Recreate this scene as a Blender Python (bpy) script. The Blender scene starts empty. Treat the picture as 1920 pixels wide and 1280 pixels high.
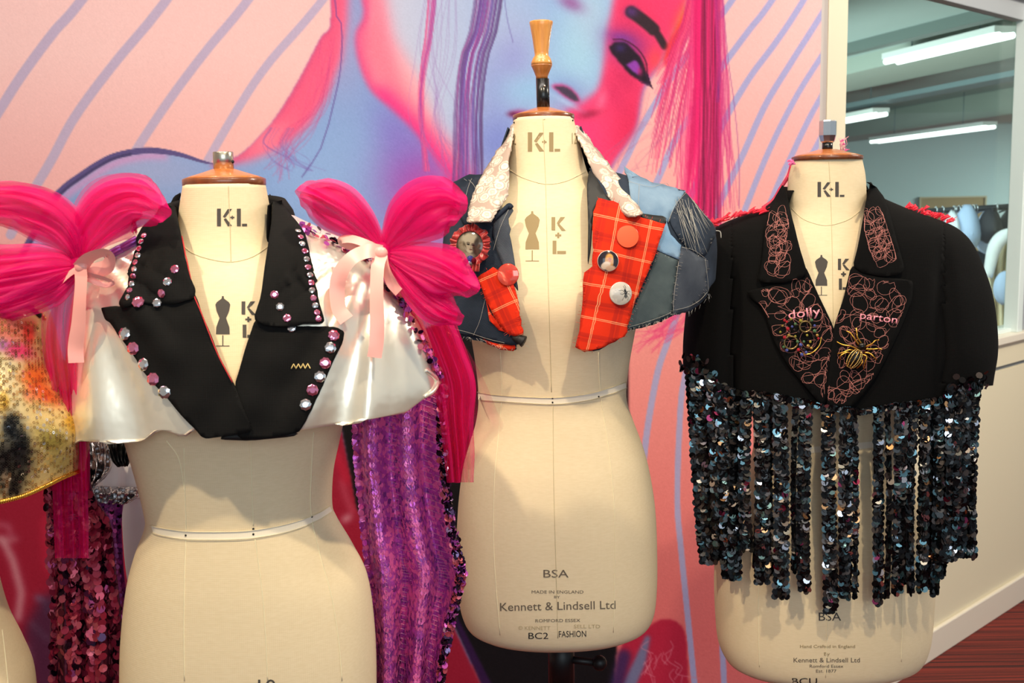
import bpy, bmesh, math, random
import numpy as np
from mathutils import Vector, Matrix, Euler, noise
from mathutils.bvhtree import BVHTree
from mathutils.geometry import delaunay_2d_cdt, tessellate_polygon

random.seed(7)
RNG = np.random.default_rng(11)
SC = bpy.context.scene
COL = SC.collection

# ------------------------------------------------------------------ camera, world, lights, exposure
F = 2000.0
PITCH = math.radians(7.4)
ROLL = math.radians(-1.0)
CAM_H = 1.6
cam_data = bpy.data.cameras.new('camera')
cam_data.sensor_width = 36.0
cam_data.lens = F / 1920.0 * 36.0
cam_data.clip_end = 100
cam = bpy.data.objects.new('camera', cam_data)
COL.objects.link(cam)
CAM_R = Matrix.Rotation(math.pi / 2 - PITCH, 3, 'X') @ Matrix.Rotation(ROLL, 3, 'Z')
cam.matrix_world = Matrix.Translation((0, 0, CAM_H)) @ CAM_R.to_4x4()
SC.camera = cam
cam_data.dof.use_dof = True
cam_data.dof.focus_distance = 1.75
cam_data.dof.aperture_fstop = 9.0

SC.view_settings.view_transform = 'Standard'
SC.view_settings.look = 'None'
SC.view_settings.gamma = 1.0
SC.view_settings.use_curve_mapping = False
SC.view_settings.exposure = 0.0

world = bpy.data.worlds.new('world')
SC.world = world
world.use_nodes = True
bg = world.node_tree.nodes['Background']
bg.inputs[0].default_value = (0.70, 0.82, 0.91, 1)
bg.inputs[1].default_value = 0.55


def lamp(name, kind, loc, target, energy, color, **kw):
    l = bpy.data.lights.new(name, kind)
    l.energy = energy
    l.color = color
    for k, v in kw.items():
        setattr(l, k, v)
    o = bpy.data.objects.new(name, l)
    COL.objects.link(o)
    o.location = loc
    o.rotation_euler = (Vector(target) - Vector(loc)).to_track_quat('-Z', 'Y').to_euler()
    return o


# ceiling spots of the display area (warm) and wall wash, then added unseen fills
lamp('ceiling_spot', 'SPOT', (0.55, 0.40, 3.2), (-0.10, 1.85, 1.42), 138, (1.0, 0.84, 0.58), spot_size=math.radians(72), spot_blend=1.0, shadow_soft_size=0.035)
lamp('ceiling_spot', 'SPOT', (-0.85, 0.35, 3.2), (-0.45, 1.6, 1.45), 144, (1.0, 0.84, 0.59), spot_size=math.radians(66), spot_blend=1.0, shadow_soft_size=0.035)
lamp('ceiling_spot', 'SPOT', (0.55, 1.1, 3.25), (1.85, 4.0, 1.75), 60, (0.92, 1.0, 0.95), spot_size=math.radians(46), spot_blend=1.0, shadow_soft_size=0.05)  # unseen extra spot, added to brighten the window jamb and post
lamp('wall_wash', 'AREA', (-0.4, 1.2, 3.3), (-0.3, 3.1, 2.0), 42, (1.0, 0.93, 0.84), shape='RECTANGLE', size=3.2, size_y=0.3)
lamp('right_wall_fill', 'AREA', (2.75, 2.3, 2.95), (1.7, 3.7, 0.9), 62, (1.0, 0.92, 0.78), shape='RECTANGLE', size=1.2, size_y=0.5)  # unseen area lamp added to brighten the right wall
lamp('front_fill', 'AREA', (0.8, -2.6, 2.3), (0.2, 2.0, 1.2), 50, (0.80, 0.93, 1.0), shape='RECTANGLE', size=3.0, size_y=1.6)  # unseen cool fill added to lift and cool the shadows

# ------------------------------------------------------------------ projection helpers
CAM_P = Vector((0, 0, CAM_H))
CAM_RT = CAM_R.transposed()


def ray(px, py):
    return (CAM_R @ Vector(((px - 960) / F, (640 - py) / F, -1.0))).normalized()


def P(px, py, y):
    r = ray(px, py)
    return CAM_P + r * (y / r.y)


def Pz(px, py, z):
    r = ray(px, py)
    return CAM_P + r * ((z - CAM_H) / r.z)


def proj(p):
    c = CAM_RT @ (Vector(p) - CAM_P)
    return (960 + F * c.x / -c.z, 640 - F * c.y / -c.z)


def lerp(a, b, t):
    return a + (b - a) * t


def interp(pts, x):
    """piecewise linear through (x, y) pairs"""
    if x <= pts[0][0]:
        return pts[0][1]
    for (a, b), (c, d) in zip(pts, pts[1:]):
        if x <= c:
            return b + (d - b) * (x - a) / max(c - a, 1e-9)
    return pts[-1][1]


def catmull(pts, n):
    """n samples through a list of equal-length tuples"""
    a = [np.array(p, float) for p in pts]
    a = [2 * a[0] - a[1]] + a + [2 * a[-1] - a[-2]]
    m = len(a) - 3
    out = []
    for i in range(n):
        t = i / (n - 1) * m
        k = min(int(t), m - 1)
        u = t - k
        p0, p1, p2, p3 = a[k:k + 4]
        out.append(0.5 * (2 * p1 + (p2 - p0) * u + (2 * p0 - 5 * p1 + 4 * p2 - p3) * u * u + (3 * p1 - p0 - 3 * p2 + p3) * u ** 3))
    return out


def in_poly(x, y, poly):
    c = False
    j = len(poly) - 1
    for i in range(len(poly)):
        xi, yi = poly[i]
        xj, yj = poly[j]
        if (yi > y) != (yj > y) and x < (xj - xi) * (y - yi) / (yj - yi) + xi:
            c = not c
        j = i
    return c


def lin(c):
    c = np.asarray(c, float) / 255.0
    return np.where(c <= 0.04045, c / 12.92, ((c + 0.055) / 1.055) ** 2.4)


def L(r, g, b):
    return tuple(float(v) for v in lin((r, g, b))) + (1.0,)


# ------------------------------------------------------------------ objects and tags
def tag(o, label=None, cat=None, group=None, kind=None):
    if label: o['label'] = label
    if cat: o['category'] = cat
    if group: o['group'] = group
    if kind: o['kind'] = kind
    return o


def empty(name, loc, label, cat, group=None):
    o = bpy.data.objects.new(name, None)
    COL.objects.link(o)
    o.location = loc
    o.empty_display_size = 0.05
    return tag(o, label, cat, group)


def mk(name, verts, faces, mat, parent=None, smooth=True, px=None, label=None, kind=None, solid=None, mats=None, fmat=None, offset=1.0, col=None):
    me = bpy.data.meshes.new(name)
    me.from_pydata([tuple(v) for v in verts], [], faces)
    me.materials.append(mat)
    for m in (mats or []):
        me.materials.append(m)
    if fmat is not None:
        me.polygons.foreach_set('material_index', fmat)
    if smooth:
        me.polygons.foreach_set('use_smooth', [True] * len(me.polygons))
    if px is not None:
        uv = me.uv_layers.new(name='print')
        li = np.empty(len(me.loops), int)
        me.loops.foreach_get('vertex_index', li)
        uv.data.foreach_set('uv', (np.array(px, float)[li] / 100.0).ravel())
    if col is not None:
        a = me.color_attributes.new('paint', 'FLOAT_COLOR', 'POINT')
        c = np.ones((len(verts), 4))
        c[:, :3] = col
        a.data.foreach_set('color', c.ravel())
    me.update()
    o = bpy.data.objects.new(name, me)
    COL.objects.link(o)
    if parent is not None:
        o.parent = parent
        # vertices are given in world space: undo the parents' offset
        off = Vector((0, 0, 0))
        q = parent
        while q is not None:
            off += q.location
            q = q.parent
        o.location = -off
    if solid:
        m = o.modifiers.new('solid', 'SOLIDIFY')
        m.thickness = solid
        m.offset = offset
    if label: o['label'] = label
    if kind: o['kind'] = kind
    return o


# ------------------------------------------------------------------ materials
def mat(name, color, rough=0.6, metal=0.0, **kw):
    m = bpy.data.materials.new(name)
    m.use_nodes = True
    b = m.node_tree.nodes['Principled BSDF']
    b.inputs['Base Color'].default_value = color
    b.inputs['Roughness'].default_value = rough
    b.inputs['Metallic'].default_value = metal
    for k, v in kw.items():
        b.inputs[k].default_value = v
    return m


def nd(m, t, **kw):
    n = m.node_tree.nodes.new(t)
    for k, v in kw.items():
        setattr(n, k, v)
    return n


def lk(m, a, b):
    m.node_tree.links.new(a, b)


def bsdf(m):
    return m.node_tree.nodes['Principled BSDF']


def tex_noise(m, scale, detail=4, coord='Object', stretch=None):
    c = nd(m, 'ShaderNodeTexCoord')
    n = nd(m, 'ShaderNodeTexNoise')
    n.inputs['Scale'].default_value = scale
    n.inputs['Detail'].default_value = detail
    if stretch:
        mp = nd(m, 'ShaderNodeMapping')
        mp.inputs['Scale'].default_value = stretch
        lk(m, c.outputs[coord], mp.inputs['Vector'])
        lk(m, mp.outputs[0], n.inputs['Vector'])
    else:
        lk(m, c.outputs[coord], n.inputs['Vector'])
    return n


def ramp(m, fac, stops):
    r = nd(m, 'ShaderNodeValToRGB')
    e = r.color_ramp.elements
    while len(e) < len(stops):
        e.new(0.5)
    for k, (p, c) in enumerate(stops):
        e[k].position = p
        e[k].color = c
    lk(m, fac, r.inputs['Fac'])
    return r


def bump(m, h, strength=0.2, dist=0.002):
    b = nd(m, 'ShaderNodeBump')
    b.inputs['Strength'].default_value = strength
    b.inputs['Distance'].default_value = dist
    lk(m, h, b.inputs['Height'])
    lk(m, b.outputs[0], bsdf(m).inputs['Normal'])
    return b


def weave(m, scale=900, strength=0.15, dist=0.0006, mottled=None, mix=0.06):
    """fine cloth weave: two crossed waves for relief, mottled colour"""
    c = nd(m, 'ShaderNodeTexCoord')
    hs = []
    for ax in ('X', 'Z'):
        w = nd(m, 'ShaderNodeTexWave', wave_type='BANDS', bands_direction=ax)
        w.inputs['Scale'].default_value = scale / 6.28 * 0.5
        w.inputs['Distortion'].default_value = 1.5
        w.inputs['Detail'].default_value = 2
        lk(m, c.outputs['Object'], w.inputs['Vector'])
        hs.append(w)
    ad = nd(m, 'ShaderNodeMath', operation='ADD')
    lk(m, hs[0].outputs['Fac'], ad.inputs[0])
    lk(m, hs[1].outputs['Fac'], ad.inputs[1])
    bump(m, ad.outputs[0], strength, dist)
    if mottled:
        n = tex_noise(m, 190, 3, stretch=(0.4, 1, 2.2))
        r = ramp(m, n.outputs['Fac'], [(0.3, mottled[0]), (0.7, mottled[1])])
        lk(m, r.outputs['Color'], bsdf(m).inputs['Base Color'])
    return m


def paint_mat(name, rough=0.55, weave_strength=0.0, gain=1.0, spec=0.3):
    m = mat(name, (1, 1, 1, 1), rough)
    a = nd(m, 'ShaderNodeAttribute', attribute_name='paint')
    bsdf(m).inputs['Specular IOR Level'].default_value = spec
    lk(m, a.outputs['Color'], bsdf(m).inputs['Base Color'])
    if weave_strength:
        n = tex_noise(m, 700, 2)
        bump(m, n.outputs['Fac'], weave_strength, 0.001)
    return m


LINEN = weave(mat('linen', L(224, 208, 172), 0.85, **{'Specular IOR Level': 0.15}), 1500, 0.12, 0.0004, (L(228, 207, 170), L(233, 213, 178)))
SEAM = mat('linen_seam', L(206, 189, 152), 0.9)
SEAM_L = mat('linen_seam_light', L(240, 226, 190), 0.9)
TAPE = weave(mat('cotton_tape', L(242, 230, 208), 0.8), 1600, 0.1, 0.0003)
INK = mat('stamp_ink', L(72, 66, 62), 0.8)
INK_SOFT = mat('stamp_ink_worn', L(150, 130, 92), 0.85)
INK_FAINT = mat('stamp_ink_faint', L(188, 168, 128), 0.85)
INK_MID = mat('stamp_ink_brown', L(105, 92, 78), 0.85)
PEN = mat('pen_ink', L(35, 32, 34), 0.6)
PIN = mat('pin_head', L(40, 38, 36), 0.3, 0.8)
STEEL = mat('brushed_steel', L(206, 198, 180), 0.28, 1.0)
DARK_STEEL = mat('dark_steel', L(222, 222, 222), 0.22, 1.0)
BLACK_METAL = mat('black_enamel', L(14, 14, 16), 0.25)
BLACK_IRON = mat('black_iron', L(18, 18, 20), 0.45, 0.3)


def wood(name, a, b, scale=18, rough=0.3):
    m = mat(name, a, rough)
    n = tex_noise(m, scale, 6, stretch=(6, 6, 0.6))
    r = ramp(m, n.outputs['Fac'], [(0.3, a), (0.7, b)])
    lk(m, r.outputs['Color'], bsdf(m).inputs['Base Color'])
    bsdf(m).inputs['Coat Weight'].default_value = 0.4
    return m


CAP_WOOD = wood('varnished_cap_wood', L(168, 92, 42), L(196, 118, 58))
CAP_EDGE = wood('cap_edge_wood', L(104, 54, 26), L(128, 70, 36))
BEECH = wood('turned_beech', L(190, 124, 56), L(216, 152, 78), 26)
BEECH_D = wood('turned_beech_dark', L(150, 92, 44), L(172, 108, 54), 40)

BLACK_WOOL = mat('black_suiting', L(11, 10, 10), 0.9, **{'Specular IOR Level': 0.12})
weave(BLACK_WOOL, 1800, 0.2, 0.0005)
BLACK_COTTON = mat('black_cotton', L(15, 14, 14), 0.85, **{'Specular IOR Level': 0.18})
weave(BLACK_COTTON, 1800, 0.2, 0.0005)
BLACK_LINING = mat('black_lining', L(12, 12, 13), 0.6)
RED_PIPE = mat('red_thread', L(190, 40, 44), 0.7)

SATIN = mat('pale_silver_satin', L(254, 246, 228), 0.27, 0.65)
n_ = tex_noise(SATIN, 14, 3)
bump(SATIN, n_.outputs['Fac'], 0.25, 0.01)
SILVER = mat('silver_lame', L(200, 198, 200), 0.22, 1.0)
n_ = tex_noise(SILVER, 30, 4)
bump(SILVER, n_.outputs['Fac'], 0.5, 0.02)
WHITE_CLOTH = mat('white_cloth', L(222, 216, 220), 0.7)
RIBBON = mat('pink_satin_ribbon', L(248, 170, 160), 0.4, 0.0, **{'Sheen Weight': 0.4, 'Specular IOR Level': 0.7})


def tulle_mat(name, color, opacity):
    m = bpy.data.materials.new(name)
    m.use_nodes = True
    nt = m.node_tree
    nt.nodes.clear()
    out = nd(m, 'ShaderNodeOutputMaterial')
    d = nd(m, 'ShaderNodeBsdfDiffuse')
    d.inputs['Color'].default_value = color
    t = nd(m, 'ShaderNodeBsdfTranslucent')
    t.inputs['Color'].default_value = color
    g = nd(m, 'ShaderNodeBsdfGlossy')
    g.inputs['Color'].default_value = L(255, 170, 205)
    g.inputs['Roughness'].default_value = 0.45
    m1 = nd(m, 'ShaderNodeMixShader')
    m1.inputs[0].default_value = 0.5
    lk(m, d.outputs[0], m1.inputs[1])
    lk(m, t.outputs[0], m1.inputs[2])
    m2 = nd(m, 'ShaderNodeMixShader')
    m2.inputs[0].default_value = 0.04
    lk(m, m1.outputs[0], m2.inputs[1])
    lk(m, g.outputs[0], m2.inputs[2])
    tr = nd(m, 'ShaderNodeBsdfTransparent')
    m3 = nd(m, 'ShaderNodeMixShader')
    # soft creases: the net lies denser along some gathers
    uv = nd(m, 'ShaderNodeUVMap', uv_map='print')
    mp = nd(m, 'ShaderNodeMapping')
    mp.inputs['Scale'].default_value = (2.0, 0.7, 1)
    lk(m, uv.outputs[0], mp.inputs['Vector'])
    n = nd(m, 'ShaderNodeTexNoise')
    n.inputs['Scale'].default_value = 1.0
    n.inputs['Detail'].default_value = 0.6
    lk(m, mp.outputs[0], n.inputs['Vector'])
    r = ramp(m, n.outputs['Fac'], [(0.34, (max(0.03, opacity - 0.10),) * 3 + (1,)), (0.66, (min(1, opacity + 0.10),) * 3 + (1,))])
    lk(m, r.outputs['Color'], m3.inputs[0])
    lk(m, tr.outputs[0], m3.inputs[1])
    lk(m, m2.outputs[0], m3.inputs[2])
    lk(m, m3.outputs[0], out.inputs[0])
    return m


TULLE = tulle_mat('magenta_tulle', L(246, 16, 136), 0.46)
TULLE_THIN = tulle_mat('magenta_tulle_single', L(246, 20, 124), 0.54)
TULLE_SHEER = tulle_mat('magenta_tulle_sheer', L(235, 60, 120), 0.16)

SEQ_PURPLE = mat('purple_sequin', L(196, 84, 184), 0.3, 0.5)
SEQ_PURPLE_P = mat('pink_sequin', L(240, 112, 182), 0.3, 0.35)
SEQ_VIOLET = mat('violet_sequin', L(140, 66, 150), 0.28, 0.5)
SEQ_DARK = mat('dark_sequin', L(44, 22, 46), 0.15, 0.8)
SEQ_LILAC = mat('lilac_sequin', L(220, 180, 240), 0.12, 1.0)
SEQ_CRIM = mat('crimson_sequin', L(158, 40, 66), 0.3, 0.4)
SEQ_CRIM_P = mat('rose_sequin', L(190, 80, 96), 0.3, 0.4)
SEQ_WINE = mat('wine_sequin', L(86, 22, 52), 0.2, 0.85)
PURPLE_CLOTH = weave(mat('purple_sequin_ground', L(140, 48, 124), 0.55, 0.2), 500, 0.3, 0.001)
WINE_CLOTH = weave(mat('wine_sequin_ground', L(92, 24, 50), 0.55, 0.2), 500, 0.3, 0.001)
SEQ_BLACK = mat('black_sequin', L(17, 18, 21), 0.2, 0.55)
SEQ_SMOKE = mat('smoke_sequin', L(70, 62, 60), 0.3, 0.5)
SEQ_TEAL_SHEEN = mat('teal_sheen_sequin', L(92, 124, 134), 0.2, 0.85)
SEQ_GLINT = mat('glint_sequin', L(232, 232, 244), 0.15, 1.0)
SEQ_COPPER_GLINT = mat('copper_glint_sequin', L(190, 140, 96), 0.2, 0.95)
SEQ_MAGENTA_GLINT = mat('magenta_glint_sequin', L(120, 40, 70), 0.2, 0.9)
GEM_PINK = mat('pink_rhinestone', L(255, 150, 190), 0.05, 0.9, **{'Coat Weight': 1.0})
GEM_CLEAR = mat('clear_rhinestone', L(244, 246, 250), 0.04, 0.95, **{'Coat Weight': 1.0})
GOLD = mat('gold_metal', L(226, 172, 74), 0.22, 1.0)
GOLD_PALE = mat('pale_gold_bead', L(232, 196, 120), 0.2, 1.0)
THREAD_PINK = mat('pink_embroidery_thread', L(212, 138, 128), 0.6)
THREAD_PINK_B = mat('bright_pink_thread', L(240, 150, 165), 0.6)
THREAD_WHITE = mat('white_thread', L(168, 164, 156), 0.7)
THREAD_GOLD = mat('gold_thread', L(214, 186, 120), 0.5)
RED_LACE = mat('red_lace', L(240, 36, 62), 0.7)
PINK_LACE = mat('pink_lace', L(246, 110, 170), 0.7)


# ------------------------------------------------------------------ shape builders
class Loft:
    """closed cross-sections stacked downwards. rows: (py, x_left, x_right, front depth, back depth, exponent) read at depth d"""

    def __init__(self, rows, d, nr=60, ns=72, swell=None, clamp=None):
        self.d = d
        data = []
        for py, xl, xr, fd, bd, e in rows:
            a, b = P(xl, py, d), P(xr, py, d)
            data.append(((a.z + b.z) / 2, (a.x + b.x) / 2, (b.x - a.x) / 2, fd, bd, e))
        self.rings = catmull(data, nr)
        self.verts = []
        for i, (z, cx, w, fd, bd, e) in enumerate(self.rings):
            for k in range(ns):
                t = 2 * math.pi * k / ns
                c, s = math.cos(t), math.sin(t)
                x = cx + w * math.copysign(abs(c) ** (2 / e), c)
                q = abs(s) ** (2 / e)
                y = d - (fd if s > 0 else -bd) * q
                v = Vector((x, y, z))
                if swell:
                    v = swell(v, t, i / (nr - 1), self) or v
                self.verts.append(v)
        self.faces = []
        for i in range(nr - 1):
            for k in range(ns):
                k2 = (k + 1) % ns
                self.faces.append((i * ns + k, i * ns + k2, (i + 1) * ns + k2, (i + 1) * ns + k))
        self.ns, self.nr = ns, nr
        self._bvh = None

    def caps(self):
        n, ns = self.nr, self.ns
        return [tuple(range(ns - 1, -1, -1)), tuple((n - 1) * ns + k for k in range(ns))]

    def bvh(self):
        if self._bvh is None:
            self._bvh = BVHTree.FromPolygons(self.verts, self.faces)
        return self._bvh


def bvh_of(*lofts):
    vs, fs = [], []
    for l in lofts:
        b = len(vs)
        vs += list(l.verts)
        fs += [tuple(b + i for i in f) for f in l.faces]
    return BVHTree.FromPolygons(vs, fs)


def bvh_objs(loft, objs):
    """the surface of a garment with the pieces already sewn onto it"""
    vs, fs = list(loft.verts), [tuple(f) for f in loft.faces]
    for o in objs:
        b = len(vs)
        vs += [v.co.copy() for v in o.data.vertices]
        fs += [tuple(b + i for i in p.vertices) for p in o.data.polygons]
    return BVHTree.FromPolygons(vs, fs)


def hit(bvh, px, py, off=0.0, fallback=None):
    r = ray(px, py)
    loc, nor, idx, dist = bvh.ray_cast(CAM_P, r)
    if loc is None:
        if fallback is None:
            q = CAM_P + r * (1.7 / r.y)
            loc, nor, idx, dist = bvh.find_nearest(q)
            # stay on the pixel's own sight line at the depth of the nearest surface
            loc = CAM_P + r * ((loc.y) / r.y)
            nor = -r
        else:
            loc = CAM_P + r * (fallback / r.y)
            nor = -r
    if nor.dot(r) > 0:
        nor = -nor
    return loc + nor * off, nor


def densify(poly, step):
    out = []
    n = len(poly)
    for i in range(n):
        a, b = poly[i], poly[(i + 1) % n]
        m = max(1, int(math.hypot(b[0] - a[0], b[1] - a[1]) / step))
        for k in range(m):
            out.append((lerp(a[0], b[0], k / m), lerp(a[1], b[1], k / m)))
    return out


def smooth_poly(poly, n=1):
    """Chaikin corner rounding, only slightly"""
    for _ in range(n):
        q = []
        for i in range(len(poly)):
            a, b = poly[i], poly[(i + 1) % len(poly)]
            q.append((a[0] * .85 + b[0] * .15, a[1] * .85 + b[1] * .15))
            q.append((a[0] * .15 + b[0] * .85, a[1] * .15 + b[1] * .85))
        poly = q
    return poly


def tri_poly(poly, step):
    ring = densify(poly, step)
    xs = [p[0] for p in ring]
    ys = [p[1] for p in ring]
    pts = [Vector(p) for p in ring]
    y = min(ys) + step * .5
    row = 0
    while y < max(ys):
        x = min(xs) + step * (0.5 if row % 2 else 1.0)
        while x < max(xs):
            if in_poly(x, y, ring) and min((x - a) ** 2 + (y - b) ** 2 for a, b in ring) > (step * .45) ** 2:
                pts.append(Vector((x, y)))
            x += step
        y += step * .87
        row += 1
    n = len(ring)
    edges = [(i, (i + 1) % n) for i in range(n)]
    v, e, f, *_ = delaunay_2d_cdt(pts, edges, [], 1, 1e-4)
    return [(p.x, p.y) for p in v], [tuple(t) for t in f]


def patch(name, poly, bvh, off, m, parent, step=7, thick=0.003, fn=None, label=None, lift=None, fallback=None, soft=1, **kw):
    """a piece of cloth cut to an outline and laid on the surface bvh"""
    if soft:
        poly = smooth_poly(poly, soft)
    p2, f = tri_poly(poly, step)
    vs = []
    for (x, y) in p2:
        o = off
        if lift:
            o += lift(x, y)
        v, nrm = hit(bvh, x, y, o, fallback)
        if fn:
            v = fn(v, x, y)
        vs.append(v)
    # face the viewer
    ff = []
    for t in f:
        a, b, c = (vs[i] for i in t)
        if (b - a).cross(c - a).dot(a - CAM_P) > 0:
            t = t[::-1]
        ff.append(t)
    return mk(name, vs, ff, m, parent, True, px=p2, label=label, solid=thick, offset=-1, **kw)


def tube_geo(pts, r, n=6, taper=None, close=True):
    vs, fs = [], []
    m = len(pts)
    pts = [Vector(p) for p in pts]
    prev = None
    for i in range(m):
        t = (pts[min(i + 1, m - 1)] - pts[max(i - 1, 0)])
        if t.length < 1e-9:
            t = Vector((0, 0, 1))
        t.normalize()
        if prev is None:
            u = t.orthogonal().normalized()
        else:
            u = (prev - t * prev.dot(t))
            u = u.normalized() if u.length > 1e-6 else t.orthogonal().normalized()
        prev = u
        w = t.cross(u)
        rr = r * (taper(i / max(m - 1, 1)) if taper else 1)
        for k in range(n):
            a = 2 * math.pi * k / n
            vs.append(pts[i] + (u * math.cos(a) + w * math.sin(a)) * rr)
    for i in range(m - 1):
        for k in range(n):
            k2 = (k + 1) % n
            fs.append((i * n + k, i * n + k2, (i + 1) * n + k2, (i + 1) * n + k))
    if close:
        fs.append(tuple(range(n - 1, -1, -1)))
        fs.append(tuple((m - 1) * n + k for k in range(n)))
    return vs, fs


class MB:
    """collects shapes that make ONE mesh"""

    def __init__(self):
        self.v, self.f = [], []

    def add(self, vs, fs):
        b = len(self.v)
        self.v += [Vector(v) for v in vs]
        self.f += [tuple(b + i for i in f) for f in fs]
        return self

    def tube(self, pts, r, n=6, taper=None):
        return self.add(*tube_geo(pts, r, n, taper))

    def box(self, a, b):
        (x0, y0, z0), (x1, y1, z1) = a, b
        vs = [(x0, y0, z0), (x1, y0, z0), (x1, y1, z0), (x0, y1, z0), (x0, y0, z1), (x1, y0, z1), (x1, y1, z1), (x0, y1, z1)]
        return self.add(vs, [(0, 3, 2, 1), (4, 5, 6, 7), (0, 1, 5, 4), (1, 2, 6, 5), (2, 3, 7, 6), (3, 0, 4, 7)])

    def lathe(self, c, prof, n=40, sy=1.0, tilt=None):
        """prof: (radius, z) from bottom to top about the axis through c"""
        vs, fs = [], []
        c = Vector(c)
        for r, z in prof:
            for k in range(n):
                a = 2 * math.pi * k / n
                v = Vector((r * math.cos(a), r * math.sin(a) * sy, z))
                if tilt:
                    v = tilt @ v
                vs.append(c + v)
        for i in range(len(prof) - 1):
            for k in range(n):
                k2 = (k + 1) % n
                fs.append((i * n + k, i * n + k2, (i + 1) * n + k2, (i + 1) * n + k))
        fs.append(tuple(range(n - 1, -1, -1)))
        fs.append(tuple((len(prof) - 1) * n + k for k in range(n)))
        return self.add(vs, fs)

    def ball(self, c, r, sx=1, sy=1, sz=1, rot=None, nu=10, nv=7):
        vs, fs = [], []
        c = Vector(c)
        for i in range(nv + 1):
            th = math.pi * i / nv
            for k in range(nu):
                a = 2 * math.pi * k / nu
                v = Vector((math.sin(th) * math.cos(a) * sx, math.sin(th) * math.sin(a) * sy, math.cos(th) * sz)) * r
                if rot:
                    v = rot @ v
                vs.append(c + v)
        for i in range(nv):
            for k in range(nu):
                k2 = (k + 1) % nu
                fs.append((i * nu + k, (i + 1) * nu + k, (i + 1) * nu + k2, i * nu + k2))
        return self.add(vs, fs)

    def build(self, name, m, parent=None, **kw):
        return mk(name, self.v, self.f, m, parent, **kw)


def polyline_on(bvh, pts, off, step=5, fallback=None):
    out = []
    for a, b in zip(pts, pts[1:]):
        m = max(1, int(math.hypot(b[0] - a[0], b[1] - a[1]) / step))
        for k in range(m):
            out.append(hit(bvh, lerp(a[0], b[0], k / m), lerp(a[1], b[1], k / m), off, fallback)[0])
    out.append(hit(bvh, pts[-1][0], pts[-1][1], off, fallback)[0])
    return out


def curve_px(pts, n=40):
    return [tuple(p) for p in catmull(pts, n)]


def grid_faces(nu, nv):
    return [(j * nu + i, j * nu + i + 1, (j + 1) * nu + i + 1, (j + 1) * nu + i) for j in range(nv - 1) for i in range(nu - 1)]


class Drape:
    """a hanging length of cloth. rows: (py, x_left, x_right, depth)"""

    def __init__(self, rows, nu=50, nv=60, folds=4, amp=0.012, seed=0.0, curve=0.0, ruffle=0.0, harm=0.4):
        self.nu, self.nv = nu, nv
        self.verts, self.px, self.uv = [], [], []
        rs = catmull(rows, nv)
        for j, (py, xl, xr, y) in enumerate(rs):
            v = j / (nv - 1)
            for i in range(nu):
                u = i / (nu - 1)
                px = lerp(xl, xr, u)
                ph = folds * 2 * math.pi * u + seed + 0.8 * math.sin(2.2 * v + seed)
                dy = amp * (0.35 + 0.65 * v) * (math.sin(ph) + harm * math.sin(2.3 * ph + 1.3 * seed + 2 * v))
                dy += curve * (2 * u - 1) ** 2
                if ruffle:
                    dy += ruffle * noise.noise(Vector((u * 9 + seed, v * 6, seed)))
                self.verts.append(P(px, py, y + dy))
                self.px.append((px, py))
                self.uv.append((100 * (2 * u + seed), 100 * v * 2))
        self.faces = grid_faces(nu, nv)

    def at(self, u, v):
        x, y = u * (self.nu - 1), v * (self.nv - 1)
        i, j = min(int(x), self.nu - 2), min(int(y), self.nv - 2)
        a, b = x - i, y - j
        q = lambda ii, jj: self.verts[jj * self.nu + ii]
        p = q(i, j) * (1 - a) * (1 - b) + q(i + 1, j) * a * (1 - b) + q(i, j + 1) * (1 - a) * b + q(i + 1, j + 1) * a * b
        t1 = q(i + 1, j) - q(i, j)
        t2 = q(i, j + 1) - q(i, j)
        n = t1.cross(t2)
        n = n.normalized() if n.length > 1e-12 else Vector((0, -1, 0))
        if n.y > 0:
            n = -n
        return p, n


def frame_of(n, spin=0.0):
    n = n.normalized()
    u = n.cross(Vector((0, 0, 1)))
    u = u.normalized() if u.length > 1e-5 else Vector((1, 0, 0))
    w = n.cross(u)
    c, s = math.cos(spin), math.sin(spin)
    return u * c + w * s, w * c - u * s, n


DISC8 = [(math.cos(2 * math.pi * k / 8), math.sin(2 * math.pi * k / 8)) for k in range(8)]


def disc_mesh(name, r, m, thick=0.15):
    """one loose sequin, a tiny cupped disc"""
    vs = [(0, 0, -0.12 * r)] + [(x * r, y * r, 0) for x, y in DISC8]
    fs = [(0, 1 + k, 1 + (k + 1) % 8) for k in range(8)]
    me = bpy.data.meshes.new(name)
    me.from_pydata(vs, [], fs)
    me.materials.append(m)
    me.update()
    return me


def tilt_n(n, amount, rnd):
    return (n + Vector((rnd.gauss(0, amount), rnd.gauss(0, amount), rnd.gauss(0, amount)))).normalized()


def add_disc(mb, p, n, r):
    u, w, n = frame_of(n)
    b = len(mb.v)
    mb.v += [p + u * (x * r) + w * (y * r) for x, y in DISC8]
    mb.f.append(tuple(range(b, b + 8)))


def world_child(name, me, parent, loc, n=None, spin=0.0):
    o = bpy.data.objects.new(name, me)
    COL.objects.link(o)
    o.parent = parent
    off = Vector((0, 0, 0))
    q = parent
    while q is not None:
        off += q.location
        q = q.parent
    o.location = Vector(loc) - off
    if n is not None:
        u, w, nn = frame_of(n, spin)
        o.rotation_euler = Matrix((u, w, nn)).transposed().to_euler()
    return o


# ------------------------------------------------------------------ lettering: outlines of the built-in font, laid on cloth
TEXTS = {}


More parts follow.
